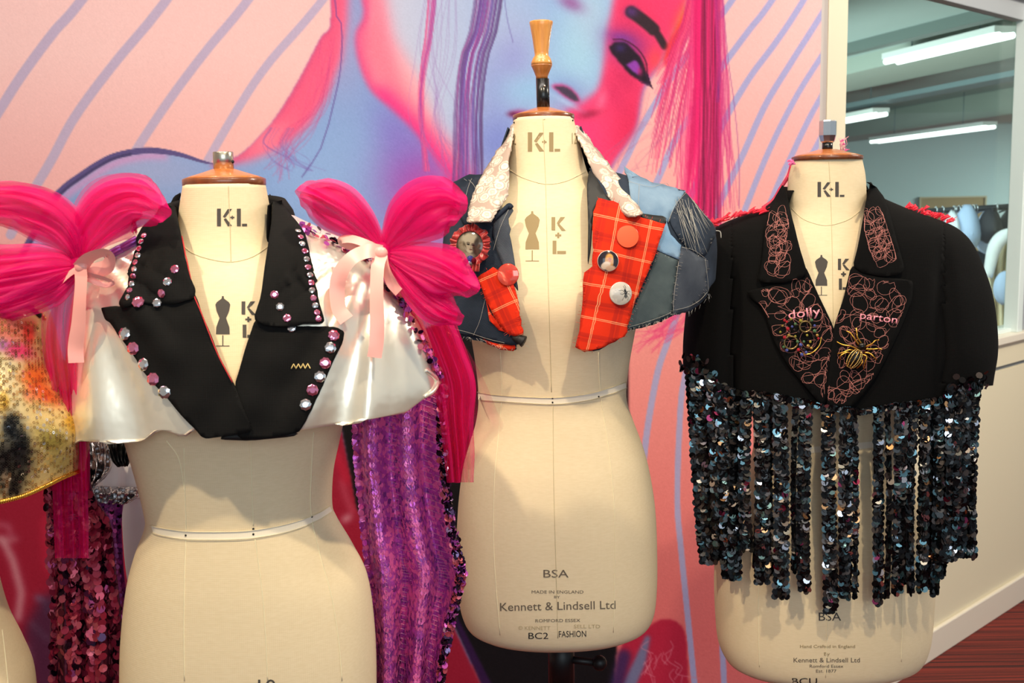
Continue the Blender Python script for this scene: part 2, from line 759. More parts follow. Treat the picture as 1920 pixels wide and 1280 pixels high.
def bake_texts(strings):
    obs = []
    for s in strings:
        c = bpy.data.curves.new('text', 'FONT')
        c.body = s
        c.size = 1.0
        c.resolution_u = 3
        o = bpy.data.objects.new('text', c)
        COL.objects.link(o)
        obs.append((s, o, c))
    dg = bpy.context.evaluated_depsgraph_get()
    for s, o, c in obs:
        ev = o.evaluated_get(dg)
        me = ev.to_mesh()
        TEXTS[s] = ([(v.co.x, v.co.y) for v in me.vertices], [tuple(p.vertices) for p in me.polygons])
        ev.to_mesh_clear()
    for s, o, c in obs:
        bpy.data.objects.remove(o)
        bpy.data.curves.remove(c)


def letters(mb, s, bvh, x0, y0, x1, h, ang=0.0, off=0.0006, sag=0.0):
    """text from x0 to x1 with its baseline at y0 and cap height h (pixels of the photograph)"""
    vs, fs = TEXTS[s]
    xmin, xmax = min(v[0] for v in vs), max(v[0] for v in vs)
    top = max(v[1] for v in vs)
    out = []
    ca, sa = math.cos(ang), math.sin(ang)
    for x, y in vs:
        u = (x - xmin) / (xmax - xmin)
        dx = u * (x1 - x0)
        dy = -y / 0.72 * h - sag * (1 - (2 * u - 1) ** 2) * -1
        out.append(hit(bvh, x0 + dx * ca - dy * sa, y0 + dx * sa + dy * ca, off)[0])
    return mb.add(out, [f[::-1] for f in fs])


def flat_polys(mb, polys, bvh, off=0.0006):
    for poly in polys:
        ring = densify(poly, 14)
        tris = tessellate_polygon([[Vector((p[0], p[1], 0)) for p in ring]])
        mb.add([hit(bvh, p[0], p[1], off)[0] for p in ring], tris)
    return mb


def kl_logo(x, y, w, h, gapx=0.0):
    """stencilled K + L inside the box x, y, w, h"""
    q = lambda pts: [(x + a * w, y + b * h) for a, b in pts]
    return [q([(0, 0), (.13, 0), (.13, 1), (0, 1)]),
            q([(.36, 0.02), (.50, 0.02), (.27, .52), (.19, .46)]),
            q([(.22, .60), (.30, .55), (.50, .98), (.36, 1.0)]),
            q([(.44, .46), (.49, .46), (.49, .40), (.53, .40), (.53, .46), (.58, .46), (.58, .54), (.53, .54), (.53, .60), (.49, .60), (.49, .54), (.44, .54)]),
            q([(.66, 0), (.79, 0), (.79, 1), (.66, 1)]),
            q([(.83, .86), (1.0, .86), (1.0, 1), (.83, 1)])]


def kl_tall(x, y, w, h):
    q = lambda pts: [(x + a * w, y + b * h) for a, b in pts]
    return [q([(0, 0), (.26, 0), (.26, .36), (0, .36)]),
            q([(.62, 0), (.95, 0), (.52, .19), (.36, .17)]),
            q([(.40, .20), (.56, .19), (1.0, .37), (.70, .37)]),
            q([(.26, .47), (.40, .47), (.40, .42), (.54, .42), (.54, .47), (.68, .47), (.68, .52), (.54, .52), (.54, .57), (.40, .57), (.40, .52), (.26, .52)]),
            q([(.08, .64), (.34, .64), (.34, 1), (.08, 1)]),
            q([(.40, .92), (1.0, .92), (1.0, 1), (.40, 1)])]


def form_icon(x, y, w, h):
    """the little dress form printed on the chest; x is its axis"""
    half = [(.06, 0), (.08, .05), (.40, .12), (.50, .17), (.42, .30), (.22, .44), (.44, .62), (.46, .76)]
    body = [(x + a * w, y + b * h) for a, b in half] + [(x - a * w, y + b * h) for a, b in reversed(half)]
    return [body, [(x - .035 * w, y + .78 * h), (x + .035 * w, y + .78 * h), (x + .035 * w, y + .985 * h), (x - .035 * w, y + .985 * h)],
            [(x - .45 * w, y + .985 * h), (x + .45 * w, y + .985 * h), (x + .45 * w, y + h), (x - .45 * w, y + h)]]


bake_texts(['BSA', 'MADE IN ENGLAND', 'BY', 'Kennett & Lindsell Ltd', 'ROMFORD ESSEX', '© KENNETT', 'SELL LTD', 'BC2', 'FASHION', 'Hand Crafted in England', 'By',
            'Romford Essex', 'Est. 1877', 'BCU', '10', '12', '2', 'dolly', 'parton'])

# ================================================================== THE SETTING
CORNER = P(1574, 600, 3.1)
CX, CY = CORNER.x, 3.1
WT = Vector((0.731, 0.682, 0)).normalized()          # along the window wall, away from the viewer
WN = Vector((WT.y, -WT.x, 0))                        # out of that wall, into the display area


def W(s, z, off=0.0):
    return Vector((CX, CY, 0)) + WT * s + WN * off + Vector((0, 0, z))


def wall_box(name, s0, s1, z0, z1, o0, o1, m, parent=None, kind='structure', bev=0.0):
    vs = [W(s, z, o) for z in (z0, z1) for s, o in ((s0, o0), (s1, o0), (s1, o1), (s0, o1))]
    fs = [(0, 1, 2, 3), (4, 7, 6, 5), (0, 4, 5, 1), (1, 5, 6, 2), (2, 6, 7, 3), (3, 7, 4, 0)]
    o = mk(name, vs, fs, m, parent, False, kind=kind)
    bm = bmesh.new(); bm.from_mesh(o.data); bmesh.ops.recalc_face_normals(bm, faces=bm.faces)
    if bev:
        bmesh.ops.bevel(bm, geom=list(bm.edges), offset=bev, segments=2, affect='EDGES', profile=0.5)
    bm.to_mesh(o.data); bm.free()
    return o


def box(name, a, b, m, parent=None, kind='structure'):
    mb = MB().box(a, b)
    return mb.build(name, m, parent, smooth=False, kind=kind)


CREAM_PAINT = mat('cream_wall_paint', L(232, 220, 190), 0.6)
n_ = tex_noise(CREAM_PAINT, 220, 3)
bump(CREAM_PAINT, n_.outputs['Fac'], 0.06, 0.002)
GLOSS_WHITE = mat('white_gloss_paint', L(236, 226, 208), 0.35)
FRAME_WHITE = mat('window_frame_white', L(226, 236, 232), 0.4)
FRAME_GREY = mat('window_frame_grey', L(160, 164, 168), 0.45)
GREY_WALL = mat('studio_grey_wall', L(150, 166, 166), 0.8)
CEIL_GREY = mat('studio_ceiling', L(150, 166, 162), 0.85)
CEIL_BEAM = mat('studio_bulkhead', L(150, 160, 150), 0.8)
TRAY_M = mat('cable_tray_metal', L(110, 128, 132), 0.5, 0.4)
TRUNK_M = mat('trunking_grey', L(96, 108, 104), 0.7)  # the trunking's own dark grey
GROOVE = mat('shadow_gap', L(120, 124, 130), 0.7)
PLASTER = mat('plaster', L(236, 200, 194), 0.8)
TRIM_GREY = mat('edge_trim', L(214, 200, 190), 0.5)

# carpet: dark red with fine dark lines running across
CARPET = mat('striped_carpet', L(110, 34, 26), 0.95)
c_ = nd(CARPET, 'ShaderNodeTexCoord')
mp_ = nd(CARPET, 'ShaderNodeMapping')
mp_.inputs['Rotation'].default_value = (0, 0, math.radians(-12))
mp_.inputs['Scale'].default_value = (0.7, 150, 1)
lk(CARPET, c_.outputs['Object'], mp_.inputs['Vector'])
nz_ = nd(CARPET, 'ShaderNodeTexNoise')
nz_.inputs['Scale'].default_value = 1.0
nz_.inputs['Detail'].default_value = 3
lk(CARPET, mp_.outputs[0], nz_.inputs['Vector'])
r_ = ramp(CARPET, nz_.outputs['Fac'], [(0.40, L(44, 18, 16)), (0.5, L(104, 34, 26)), (0.62, L(146, 50, 36))])
lk(CARPET, r_.outputs['Color'], bsdf(CARPET).inputs['Base Color'])
bump(CARPET, nz_.outputs['Fac'], 0.4, 0.004)

box('floor', (-4, -3.5, -0.05), (12, 22, 0), CARPET)
ROOM_WHITE = mat('room_white_paint', L(228, 222, 210), 0.7)
box('ceiling.001', (-3.2, -3.5, 3.4), (5.5, 3.2, 3.5), ROOM_WHITE)
box('wall_left.001', (-3.2, -3.5, 0), (-3.1, 3.2, 3.4), ROOM_WHITE)
box('wall_back', (-4, 3.105, 0), (CX - 0.03, 3.20, 3.4), PLASTER)

HZ = P(1884, 39, 3.985).z      # height of the window head
# window wall: below the sill, shadow gap, sill, post, head, far jamb
wall_box('wall_right', -0.05, 14.0, 0.0, 0.955, -0.12, 0.0, CREAM_PAINT)
wall_box('trim_1', -0.05, 14.0, 0.955, 0.972, -0.12, -0.012, GROOVE)
wall_box('trim_2', -0.05, 14.0, 0.972, 1.055, -0.12, 0.0, CREAM_PAINT)
wall_box('trim_3', -0.05, 1.60, 1.055, 1.085, -0.14, 0.018, GLOSS_WHITE, bev=0.004)
wall_box('baseboard_right', -0.05, 14.0, 0.0, 0.105, 0.0, 0.016, GLOSS_WHITE, bev=0.004)
wall_box('wall_right.001', -0.05, 14.0, HZ + 0.09, 3.4, -0.12, 0.0, CREAM_PAINT)
wall_box('wall_right.002', 1.40, 14.0, 1.055, 2.33, -0.05, 0.0, FRAME_GREY)

# the corner post, square to the mural wall
box('trim_4', (CX - 0.054, 3.085, 0), (CX, 3.20, 3.4), CREAM_PAINT)
box('trim_5', (CX - 0.073, 3.092, 0), (CX - 0.054, 3.20, 3.4), TRIM_GREY)

# window: frame bars and a pane
win = empty('window_1', W(0.6, 1.085), None, None)
win['kind'] = 'structure'
wall_box('frame_bar', 1.28, 1.325, 1.085, 2.33, -0.05, 0.004, FRAME_WHITE, win, None, 0.003)
wall_box('frame_bar', 1.325, 1.40, 1.085, 2.33, -0.05, -0.01, FRAME_GREY, win, None, 0.003)
wall_box('frame_bar', 0.0, 1.28, HZ, HZ + 0.095, -0.06, -0.02, FRAME_GREY, win, None, 0.003)
wall_box('frame_bar', -0.02, 1.40, HZ + 0.07, HZ + 0.085, -0.02, 0.014, GLOSS_WHITE, win, None, 0.003)
wall_box('frame_bar', -0.02, 1.40, HZ + 0.085, HZ + 0.13, -0.02, 0.006, FRAME_GREY, win, None, 0.003)
wall_box('frame_bar', 0.0, 1.28, 1.085, 1.10, -0.06, -0.02, FRAME_WHITE, win, None, 0.002)
wall_box('frame_bar', -0.02, 0.012, 1.085, 2.30, -0.06, -0.02, CREAM_PAINT, win, None, 0.002)
GLASS = bpy.data.materials.new('window_glass')
GLASS.use_nodes = True
GLASS.node_tree.nodes.clear()
o_ = nd(GLASS, 'ShaderNodeOutputMaterial')
t_ = nd(GLASS, 'ShaderNodeBsdfTransparent')
t_.inputs['Color'].default_value = (0.90, 0.97, 0.95, 1)
g_ = nd(GLASS, 'ShaderNodeBsdfGlossy')
g_.inputs['Roughness'].default_value = 0.02
mx_ = nd(GLASS, 'ShaderNodeMixShader')
mx_.inputs[0].default_value = 0.045
lk(GLASS, t_.outputs[0], mx_.inputs[1])
lk(GLASS, g_.outputs[0], mx_.inputs[2])
lk(GLASS, mx_.outputs[0], o_.inputs[0])
wall_box('pane', 0.005, 1.279, 1.09, 2.29, -0.0515, -0.047, GLASS, win, None)

# studio behind the glass
CZ = 2.95
box('ceiling', (CX - 0.02, 3.3, CZ), (16, 22, CZ + 0.1), CEIL_GREY)
box('wall_back.001', (CX - 0.02, 21.0, 0), (16, 21.2, CZ), GREY_WALL)
box('wall_left', (CX - 0.16, 3.2, 0), (CX - 0.06, 21.2, CZ), GREY_WALL)


def ceil_beam(name, a, b, w, z0, z1, m, **kw):
    A, B = Pz(*a, z0), Pz(*b, z0)
    d = (B - A); d.z = 0
    A = A - d * 0.6; B = B + d * 0.25
    n = Vector((-d.y, d.x, 0)).normalized() * w / 2
    vs = [Vector((p.x, p.y, z)) + n * s for z in (z0, z1) for p, s in ((A, -1), (B, -1), (B, 1), (A, 1))]
    return mk(name, vs, [(0, 3, 2, 1), (4, 5, 6, 7), (0, 1, 5, 4), (1, 2, 6, 5), (2, 3, 7, 6), (3, 0, 4, 7)], m, None, False, **kw)


ceil_beam('trim_6', (1575, 106), (1868, 36), 0.12, 2.86, 2.95, TRUNK_M, kind='structure')
ceil_beam('trim_7', (1575, 160), (1885, 92), 0.9, 2.80, 2.95, CEIL_BEAM, kind='structure')
tag(ceil_beam('cable_tray', (1575, 208), (1885, 150), 0.28, 2.64, 2.69, TRAY_M), 'grey metal cable tray hung under the studio ceiling behind the glass', 'cable tray')
ceil_beam('trim_8', (1575, 264), (1885, 222), 0.8, 2.62, 2.95, CEIL_BEAM, kind='structure')

TUBE = bpy.data.materials.new('fluorescent_tube')
TUBE.use_nodes = True
bsdf(TUBE).inputs['Emission Color'].default_value = (0.95, 1.0, 0.97, 1)
bsdf(TUBE).inputs['Emission Strength'].default_value = 3.2
HOUSING = mat('light_housing', L(214, 220, 216), 0.5)


def batten(a, b, z, lab, w=0.16):
    A, B = Pz(*a, z), Pz(*b, z)
    d = (B - A).normalized()
    n = Vector((-d.y, d.x, 0))
    r = empty('ceiling_light', (A + B) / 2, lab, 'ceiling light', 'strip lights in the studio behind the glass')
    mb = MB()
    vs = [p + n * s + Vector((0, 0, h)) for h in (0.02, 0.07) for p, s in ((A, -w / 2), (B, -w / 2), (B, w / 2), (A, w / 2))]
    mb.add(vs, [(0, 3, 2, 1), (4, 5, 6, 7), (0, 1, 5, 4), (1, 2, 6, 5), (2, 3, 7, 6), (3, 0, 4, 7)])
    mb.build('housing', HOUSING, r, smooth=False)
    for s in (-0.3, 0.3):
        MB().tube([A + n * w * s, B + n * w * s], 0.024, 8).build('tube', TUBE, r)
    for t in (0.2, 0.8):
        q = A.lerp(B, t)
        MB().tube([q + Vector((0, 0, 0.07)), Vector((q.x, q.y, CZ))], 0.006, 5).build('hanger_rod', TRAY_M, r)


batten((1672, 116), (1886, 66), 2.78, 'long bright double strip light nearest the top of the window', 0.2)
batten((1560, 231), (1652, 214), 2.52, 'short strip light showing just right of the corner post', 0.2)
batten((1640, 266), (1856, 238), 2.45, 'long strip light lowest of the three behind the glass', 0.2)
lamp('studio_fill', 'AREA', (11.5, 16.5, 2.9), (11.0, 16.5, 0), 2300, (0.88, 1.0, 0.97), shape='RECTANGLE', size=4, size_y=6)  # unseen area lamp added to brighten the studio
lamp('studio_fill', 'AREA', (1.35, 5.6, 2.5), (3.4, 7.0, 1.2), 130, (0.90, 1.0, 0.98), shape='RECTANGLE', size=2, size_y=2)  # unseen fill added behind the mural wall, aimed at the rail

lamp('studio_side_fill', 'AREA', (1.15, 12, 1.1), (9, 14, 1.2), 430, (0.88, 1.0, 0.97), shape='RECTANGLE', size=9, size_y=2)  # no window here: unseen fill added for the studio ceiling and walls

# pinboard on the far wall
pb = empty('pinboard', P(1784, 390, 20.95), 'brown cork pinboard on the far studio wall above the rail', 'pinboard')
a_, b_ = P(1726, 372, 20.96), P(1842, 470, 20.96)
CORK = mat('cork', L(128, 108, 72), 0.9)
n_ = tex_noise(CORK, 40, 4)
bump(CORK, n_.outputs['Fac'], 0.2, 0.01)
MB().box((a_.x, 20.95, b_.z), (b_.x, 20.99, a_.z)).build('board', CORK, pb, smooth=False)
m_ = MB()
for (x0, x1, z0, z1) in ((a_.x - .03, b_.x + .03, a_.z, a_.z + .03), (a_.x - .03, b_.x + .03, b_.z - .03, b_.z), (a_.x - .03, a_.x, b_.z, a_.z), (b_.x, b_.x + .03, b_.z, a_.z)):
    m_.box((x0, 20.92, z0), (x1, 20.995, z1))
m_.build('frame', mat('board_frame', L(150, 136, 104), 0.6), pb, smooth=False)

# ------------------------------------------------------------------ clothes rail with stock behind the glass
RD = 7.0
rail = empty('clothes_rail', Vector((P(1790, 390, RD).x, RD, 0)), 'dark clothes rail hung with bras and robes behind the window', 'clothes rail')
ra, rb = P(1640, 401, RD + .35), P(1960, 384, RD - .3)
MB().tube([ra, rb], 0.019, 12).build('rail_bar', BLACK_IRON, rail)
for q in (ra, rb):
    MB().tube([Vector((q.x, q.y, 0.06)), q], 0.016, 10).build('upright', BLACK_IRON, rail)
    MB().tube([Vector((q.x - .05, q.y - .28, 0.05)), Vector((q.x + .05, q.y + .28, 0.05))], 0.016, 8).build('foot', BLACK_IRON, rail)


def rail_at(px):
    t = (px - 1640) / 320.0
    return ra.lerp(rb, t)


HOOK = mat('hanger_hook', L(190, 196, 200), 0.25, 1.0)
BRA_BLUE = mat('pale_blue_padding', L(168, 190, 222), 0.7)
BRA_WHITE = mat('white_padding', L(214, 222, 230), 0.7)
BRA_BLACK = mat('black_padding', L(22, 20, 24), 0.7)
STRAP_P = mat('mauve_strap', L(176, 130, 160), 0.6)
STRAP_D = mat('dark_mauve_strap', L(84, 62, 84), 0.6)
ROBE = mat('cream_robe', L(226, 212, 176), 0.8)
ROBE_W = mat('white_robe', L(224, 228, 230), 0.8)
PX7 = RD / F


def hook(mb, q):
    mb.tube([q + Vector((0.0, 0.02 * math.cos(a), 0.025 * math.sin(a))) for a in [i * math.pi * 1.4 / 10 for i in range(11)]] , 0.004, 6)
    mb.tube([q + Vector((0, 0.02, 0)), q + Vector((0, 0, -0.06))], 0.004, 6)


def bra(px, py, w, h, m, label, flip=1):
    q = rail_at(px)
    c = P(px, py, RD - 0.05)
    r = empty('bra', c, label, 'bra', 'bras on the clothes rail')
    mb = MB(); hook(mb, q); mb.build('hanger_hook', HOOK, r)
    for s, mm in ((-1, m), (1, m)):
        cc = P(px + s * w * .45, py + s * 2, RD - 0.05 + 0.05 * s * flip)
        vs, fs = [], []
        nu, nv = 14, 9
        for j in range(nv):
            for i in range(nu):
                a = 2 * math.pi * i / nu
                rr = j / (nv - 1)
                x = rr * math.cos(a) * w * PX7 * .62
                z = rr * math.sin(a) * h * PX7 * .55 + (0.35 * h * PX7 * max(0, math.sin(a)) ** 3 * rr if True else 0)
                vs.append(cc + Vector((x, -0.09 * (1 - rr ** 2), z)))
        fs = [(j * nu + i, j * nu + (i + 1) % nu, (j + 1) * nu + (i + 1) % nu, (j + 1) * nu + i) for j in range(nv - 1) for i in range(nu)]
        mk('cup', vs, fs, mm, r, True, solid=0.008)
        top = cc + Vector((0, -.005, h * PX7 * .8))
        MB().tube([top, top.lerp(q, .5) + Vector((0.02 * s, -0.02, 0)), q + Vector((.02 * s, 0, -.03))], 0.006, 6).build('strap', mm, r)
    return r


bra(1833, 440, 46, 62, BRA_BLUE, 'pale blue padded bra hanging on the rail behind the glass')
bra(1874, 432, 40, 48, BRA_BLACK, 'black padded bra hanging next to the pale blue one')
bra(1796, 432, 26, 40, BRA_WHITE, 'small white bra hanging left of the pale blue one')

for k, (px, py0, py1, m) in enumerate(((1762, 398, 420, STRAP_P), (1775, 396, 425, STRAP_D), (1799, 392, 428, STRAP_P), (1806, 391, 432, STRAP_D), (1813, 391, 428, STRAP_P))):
    q = rail_at(px)
    r = empty('strap_hanger', q, ['mauve looped strap leftmost on the clothes rail', 'dark mauve looped strap second from left on the rail', 'mauve looped strap left of the close trio on the rail',
                                  'dark mauve strap in the middle of the close trio on the rail', 'mauve looped strap right of the close trio on the rail'][k], 'strap', 'straps on the clothes rail')
    hk = MB(); hook(hk, q); hk.build('hanger_hook', HOOK, r)
    pts = [P(px, py0, q.y), P(px + 5, (py0 * 2 + py1) / 3, q.y - .03), P(px + 7, (py0 + 2 * py1) / 3, q.y - .04), P(px + 3, py1, q.y - .03)]
    MB().tube([Vector(p) for p in catmull([tuple(p) for p in pts], 12)], 0.011, 6).build('strap', m, r)


def robe(rows, m, label, seed, group='robes on the clothes rail', folds=5):
    d = Drape(rows, 40, 50, folds, 0.06, seed)
    r = empty('robe', rail_at(rows[0][1] * .5 + rows[0][2] * .5), label, 'robe', group)
    mk('robe_cloth', d.verts, d.faces, m, r, True, solid=0.02)
    hk = MB(); hook(hk, rail_at(rows[0][1] * .5 + rows[0][2] * .5)); hk.build('hanger_hook', HOOK, r)
    return r, d


r_, d_ = robe([(436, 1888, 1918, RD - .1), (455, 1866, 1926, RD - .16), (500, 1852, 1930, RD - .2), (560, 1852, 1934, RD - .2), (680, 1850, 1940, RD - .18), (840, 1846, 1944, RD - .18)], ROBE, 'cream towelling robe on the rail beside the far window jamb', 1.0)
colr = catmull([tuple(P(1852, 520, RD - .3)), tuple(P(1866, 462, RD - .3)), tuple(P(1890, 440, RD - .3)), tuple(P(1912, 446, RD - .3))], 20)
MB().tube([Vector(p) for p in colr], 0.045, 10, lambda t: 0.6 + 0.4 * math.sin(math.pi * t)).build('robe_collar', ROBE_W, r_)
MB().ball(P(1884, 540, RD - .35), 0.09, 0.8, .5, 1.2, nu=14, nv=10).build('sleeve_puff', BRA_BLUE, r_)
robe([(470, 1826, 1850, RD + .15), (520, 1818, 1860, RD + .12), (640, 1816, 1866, RD + .12), (840, 1810, 1868, RD + .12)], BRA_BLACK, 'dark robe hanging left of the cream robe on the rail', 4.0)

# ------------------------------------------------------------------ MURAL: a printed photograph of a face on the wall panel
MX0, MX1, MZ0, MZ1 = -1.85, CX - 0.073, 0.02, 2.40
NXM, NZM = 860, 740
gx = np.linspace(MX0, MX1, NXM)
gz = np.linspace(MZ1, MZ0, NZM)
GX, GZ = np.meshgrid(gx, gz)
R_ = np.array(CAM_RT)
D_ = np.stack([GX, np.full_like(GX, 3.09), GZ - CAM_H], -1)
C_ = D_ @ R_.T
U = 960 + F * C_[..., 0] / -C_[..., 2]
V = 640 - F * C_[..., 1] / -C_[..., 2]
CAN = np.zeros(U.shape + (3,))


def gblur(m, s):
    """gaussian blur of a mask, s in print pixels"""
    s = s / 2.06
    h, w = m.shape
    p = int(3 * s) + 2
    mm = np.pad(m, p, mode='edge')
    fy = np.fft.fftfreq(mm.shape[0])[:, None]
    fx = np.fft.rfftfreq(mm.shape[1])[None, :]
    k = np.exp(-2 * (math.pi * s) ** 2 * (fx ** 2 + fy ** 2))
    return np.fft.irfft2(np.fft.rfft2(mm) * k, mm.shape)[p:p + h, p:p + w]


def pmask(poly, blur=0, UU=None, VV=None):
    UU = U if UU is None else UU
    VV = V if VV is None else VV
    m = np.zeros(UU.shape, bool)
    poly = ext(poly)
    j = len(poly) - 1
    for i in range(len(poly)):
        xi, yi = poly[i]
        xj, yj = poly[j]
        if yi != yj:
            m ^= ((yi > VV) != (yj > VV)) & (UU < (xj - xi) * (VV - yi) / (yj - yi) + xi)
        j = i
    m = m.astype(float)
    return gblur(m, blur) if blur else m


def smask(pts, w, soft=1.5, UU=None, VV=None, box=None):
    """brush stroke through pts; w is one width or one per point"""
    UU = U if UU is None else UU
    VV = V if VV is None else VV
    ws = [w] * len(pts) if np.isscalar(w) else w
    out = np.zeros(UU.shape)
    for (a, b, wa, wb) in zip(pts, pts[1:], ws, ws[1:]):
        pad = max(wa, wb) / 2 + soft + 3
        sel = (UU > min(a[0], b[0]) - pad) & (UU < max(a[0], b[0]) + pad) & (VV > min(a[1], b[1]) - pad) & (VV < max(a[1], b[1]) + pad)
        if not sel.any():
            continue
        u, v = UU[sel], VV[sel]
        dx, dy = b[0] - a[0], b[1] - a[1]
        t = np.clip(((u - a[0]) * dx + (v - a[1]) * dy) / max(dx * dx + dy * dy, 1e-9), 0, 1)
        d = np.hypot(u - a[0] - t * dx, v - a[1] - t * dy)
        out[sel] = np.maximum(out[sel], np.clip((wa + (wb - wa) * t - 2 * d) / (2 * soft) + 0.5, 0, 1))
    return out


def paint(m, color, a=1.0, within=None):
    global CAN
    m = m * a
    if within is not None:
        m = m * within
    CAN += (np.array(color, float) - CAN) * m[..., None]


def blob(cx, cy, rx, ry, color, a=1.0, ang=0.0, within=None, hard=1.0):
    c, s = math.cos(ang), math.sin(ang)
    x = ((U - cx) * c + (V - cy) * s) / rx
    y = (-(U - cx) * s + (V - cy) * c) / ry
    paint(np.exp(-(x * x + y * y) ** hard), color, a, within)


def ext(pts):
    """lines that leave the drawing at y = -60 run on to the top of the panel"""
    out = []
    for i, p in enumerate(pts):
        if p[1] == -60:
            for q in (pts[i - 1], pts[(i + 1) % len(pts)]):
                if q[1] > -60:
                    k = 160.0 / (q[1] + 60)
                    p = (p[0] + (p[0] - q[0]) * min(k, 4), -60 - 160)
                    break
            else:
                p = (p[0], -220)
        out.append(p)
    return out


def cm(pts, n=24):
    return [tuple(p) for p in catmull(ext(pts), n)]


# pink ground
t_ = np.clip((V - 100) / 1100, 0, 1)[..., None]
s_ = np.clip((U - 200) / 1200, 0, 1)[..., None]
top = np.array([252, 205, 200]) * (1 - s_) + np.array([255, 190, 184]) * s_
CAN = top * (1 - t_) + np.array([226, 112, 112]) * t_
# ray lines
LW = (196, 176, 202)
for pts, w in (([(200, -60), (153, 0), (101, 60), (41, 141), (0, 205), (-60, 300)], 19), ([(355, -60), (312, 0), (215, 118), (141, 218), (97, 299), (59, 364), (20, 440)], 18),
               ([(510, -60), (465, 0), (390, 91), (322, 181), (259, 275), (220, 340)], 17), ([(655, -60), (605, 0), (504, 118), (447, 202), (390, 300), (360, 360)], 16)):
    paint(smask(cm(pts), w), LW)
RW = (172, 166, 208)
for pts, w in (([(1420, -60), (1373, 0), (1346, 33), (1299, 89), (1251, 157), (1199, 246), (1169, 308), (1100, 440)], 12), ([(1500, -60), (1448, 0), (1405, 56), (1350, 131), (1299, 210), (1262, 270), (1232, 340), (1150, 520)], 12),
               ([(1550, -60), (1507, 0), (1455, 79), (1402, 151), (1350, 243), (1297, 364), (1250, 480)], 12), ([(1570, -20), (1525, 52), (1481, 121), (1435, 197), (1392, 292), (1346, 390), (1280, 560), (1252, 640), (1232, 702), (1211, 825), (1200, 960)], 12),
               ([(1570, 60), (1527, 126), (1497, 174), (1464, 236), (1432, 305), (1399, 387), (1330, 560), (1285, 700), (1274, 800), (1270, 940), (1276, 1020), (1288, 1140), (1302, 1280), (1316, 1400)], 11),
               ([(1570, 130), (1528, 202), (1504, 249), (1484, 292), (1458, 348), (1400, 500), (1360, 700), (1345, 900), (1352, 1150), (1358, 1290), (1362, 1400)], 11), ([(1570, 200), (1532, 272), (1515, 305), (1480, 400), (1430, 600)], 11)):
    paint(smask(cm(pts, 40), w), RW)
# the figure
arc = cm([(-40, 640), (40, 480), (95, 382), (120, 352), (150, 330), (185, 307), (220, 291), (275, 282), (330, 288), (380, 303), (405, 308)], 40)
neck = cm([(405, 308), (450, 290), (490, 252), (520, 215), (560, 150), (600, 72), (621, 25), (612, -60)], 24)
cheek = cm([(1300, -60), (1262, 70), (1243, 111), (1209, 165), (1201, 201), (1191, 245), (1158, 296), (1140, 325), (1080, 390), (1040, 500), (960, 560)], 30)
SKIN = pmask(arc + neck + cheek + [(900, 700), (880, 1400), (-140, 1400), (-140, 800)], 1.5)
paint(SKIN, (132, 164, 216))
blob(270, 330, 170, 60, (178, 178, 214), .8, 0, SKIN)
blob(220, 400, 120, 60, (120, 160, 205), .7, 0, SKIN)
blob(480, 420, 160, 120, (128, 160, 214), .8, 0, SKIN)
blob(600, 330, 120, 110, (146, 178, 226), .7, 0, SKIN)
blob(640, 60, 60, 110, (172, 160, 204), .8, 0, SKIN)
paint(gblur(smask([(p[0] + 10, p[1] + 10) for p in arc[:30]], 12), 5), (226, 150, 200), .8, SKIN)
paint(smask(arc, [12] * 28 + [lerp(12, 1.5, i / 11) for i in range(12)], 1.2), (96, 84, 136))
paint(smask([(p[0] + 3, p[1] + 3) for p in arc[:26]], 6, 2), (70, 62, 104), .8)
# neck edge, hot pink
band = neck + [(655, -60), (650, 40), (640, 110), (612, 182), (580, 232), (545, 262), (510, 282), (465, 300)]
paint(pmask(band, 7), (252, 96, 134), 1, SKIN)
paint(gblur(smask(neck, 16), 6), (236, 66, 112), .8, SKIN)
blob(500, 262, 50, 22, (255, 140, 160), .7, -.6, SKIN)
# jaw and cheek
jaw = cm([(686, -60), (684, 0), (671, 66), (677, 115), (697, 164), (730, 197), (779, 246), (828, 312), (870, 370), (960, 480)], 40)
face = pmask(jaw + [(960, 560)] + cheek[::-1], 4)
t_ = np.clip((U - 720) / 330, 0, 1)[..., None]
FC = np.array([206, 206, 224]) * (1 - t_) + np.array([150, 182, 228]) * t_
CAN = CAN * (1 - face[..., None]) + FC * face[..., None]
paint(pmask(jaw + [(900, 420), (905, 350), (862, 290), (825, 245), (795, 195), (757, 125), (735, 70), (722, 0), (716, -60)], 12), (253, 128, 152), 1, face)
paint(pmask(jaw + [(880, 400), (850, 330), (780, 230), (735, 190), (705, 150), (690, 100), (692, 40), (700, -60)], 6), (253, 100, 140), .8, face)
paint(gblur(smask(jaw, 10), 4), (240, 58, 120), .8)
paint(gblur(smask(jaw[20:], 40), 12), (236, 40, 130), .85, face)
blob(770, 150, 20, 60, (255, 170, 176), .6, -.45, face)
blob(775, 330, 70, 90, (150, 84, 184), .85, .3, SKIN * (1 - face))
blob(745, 250, 40, 70, (130, 110, 200), .6, -.5, SKIN * (1 - face))
blob(820, 390, 60, 70, (214, 44, 140), .8, 0, SKIN)
blob(960, 60, 60, 60, (180, 190, 222), .5, 0, face)
blob(930, 270, 60, 80, (110, 122, 206), .7, 0, face)
blob(965, 110, 40, 50, (150, 150, 214), .6, 0, face)
blob(925, 160, 30, 60, (140, 150, 214), .5, 0, face)
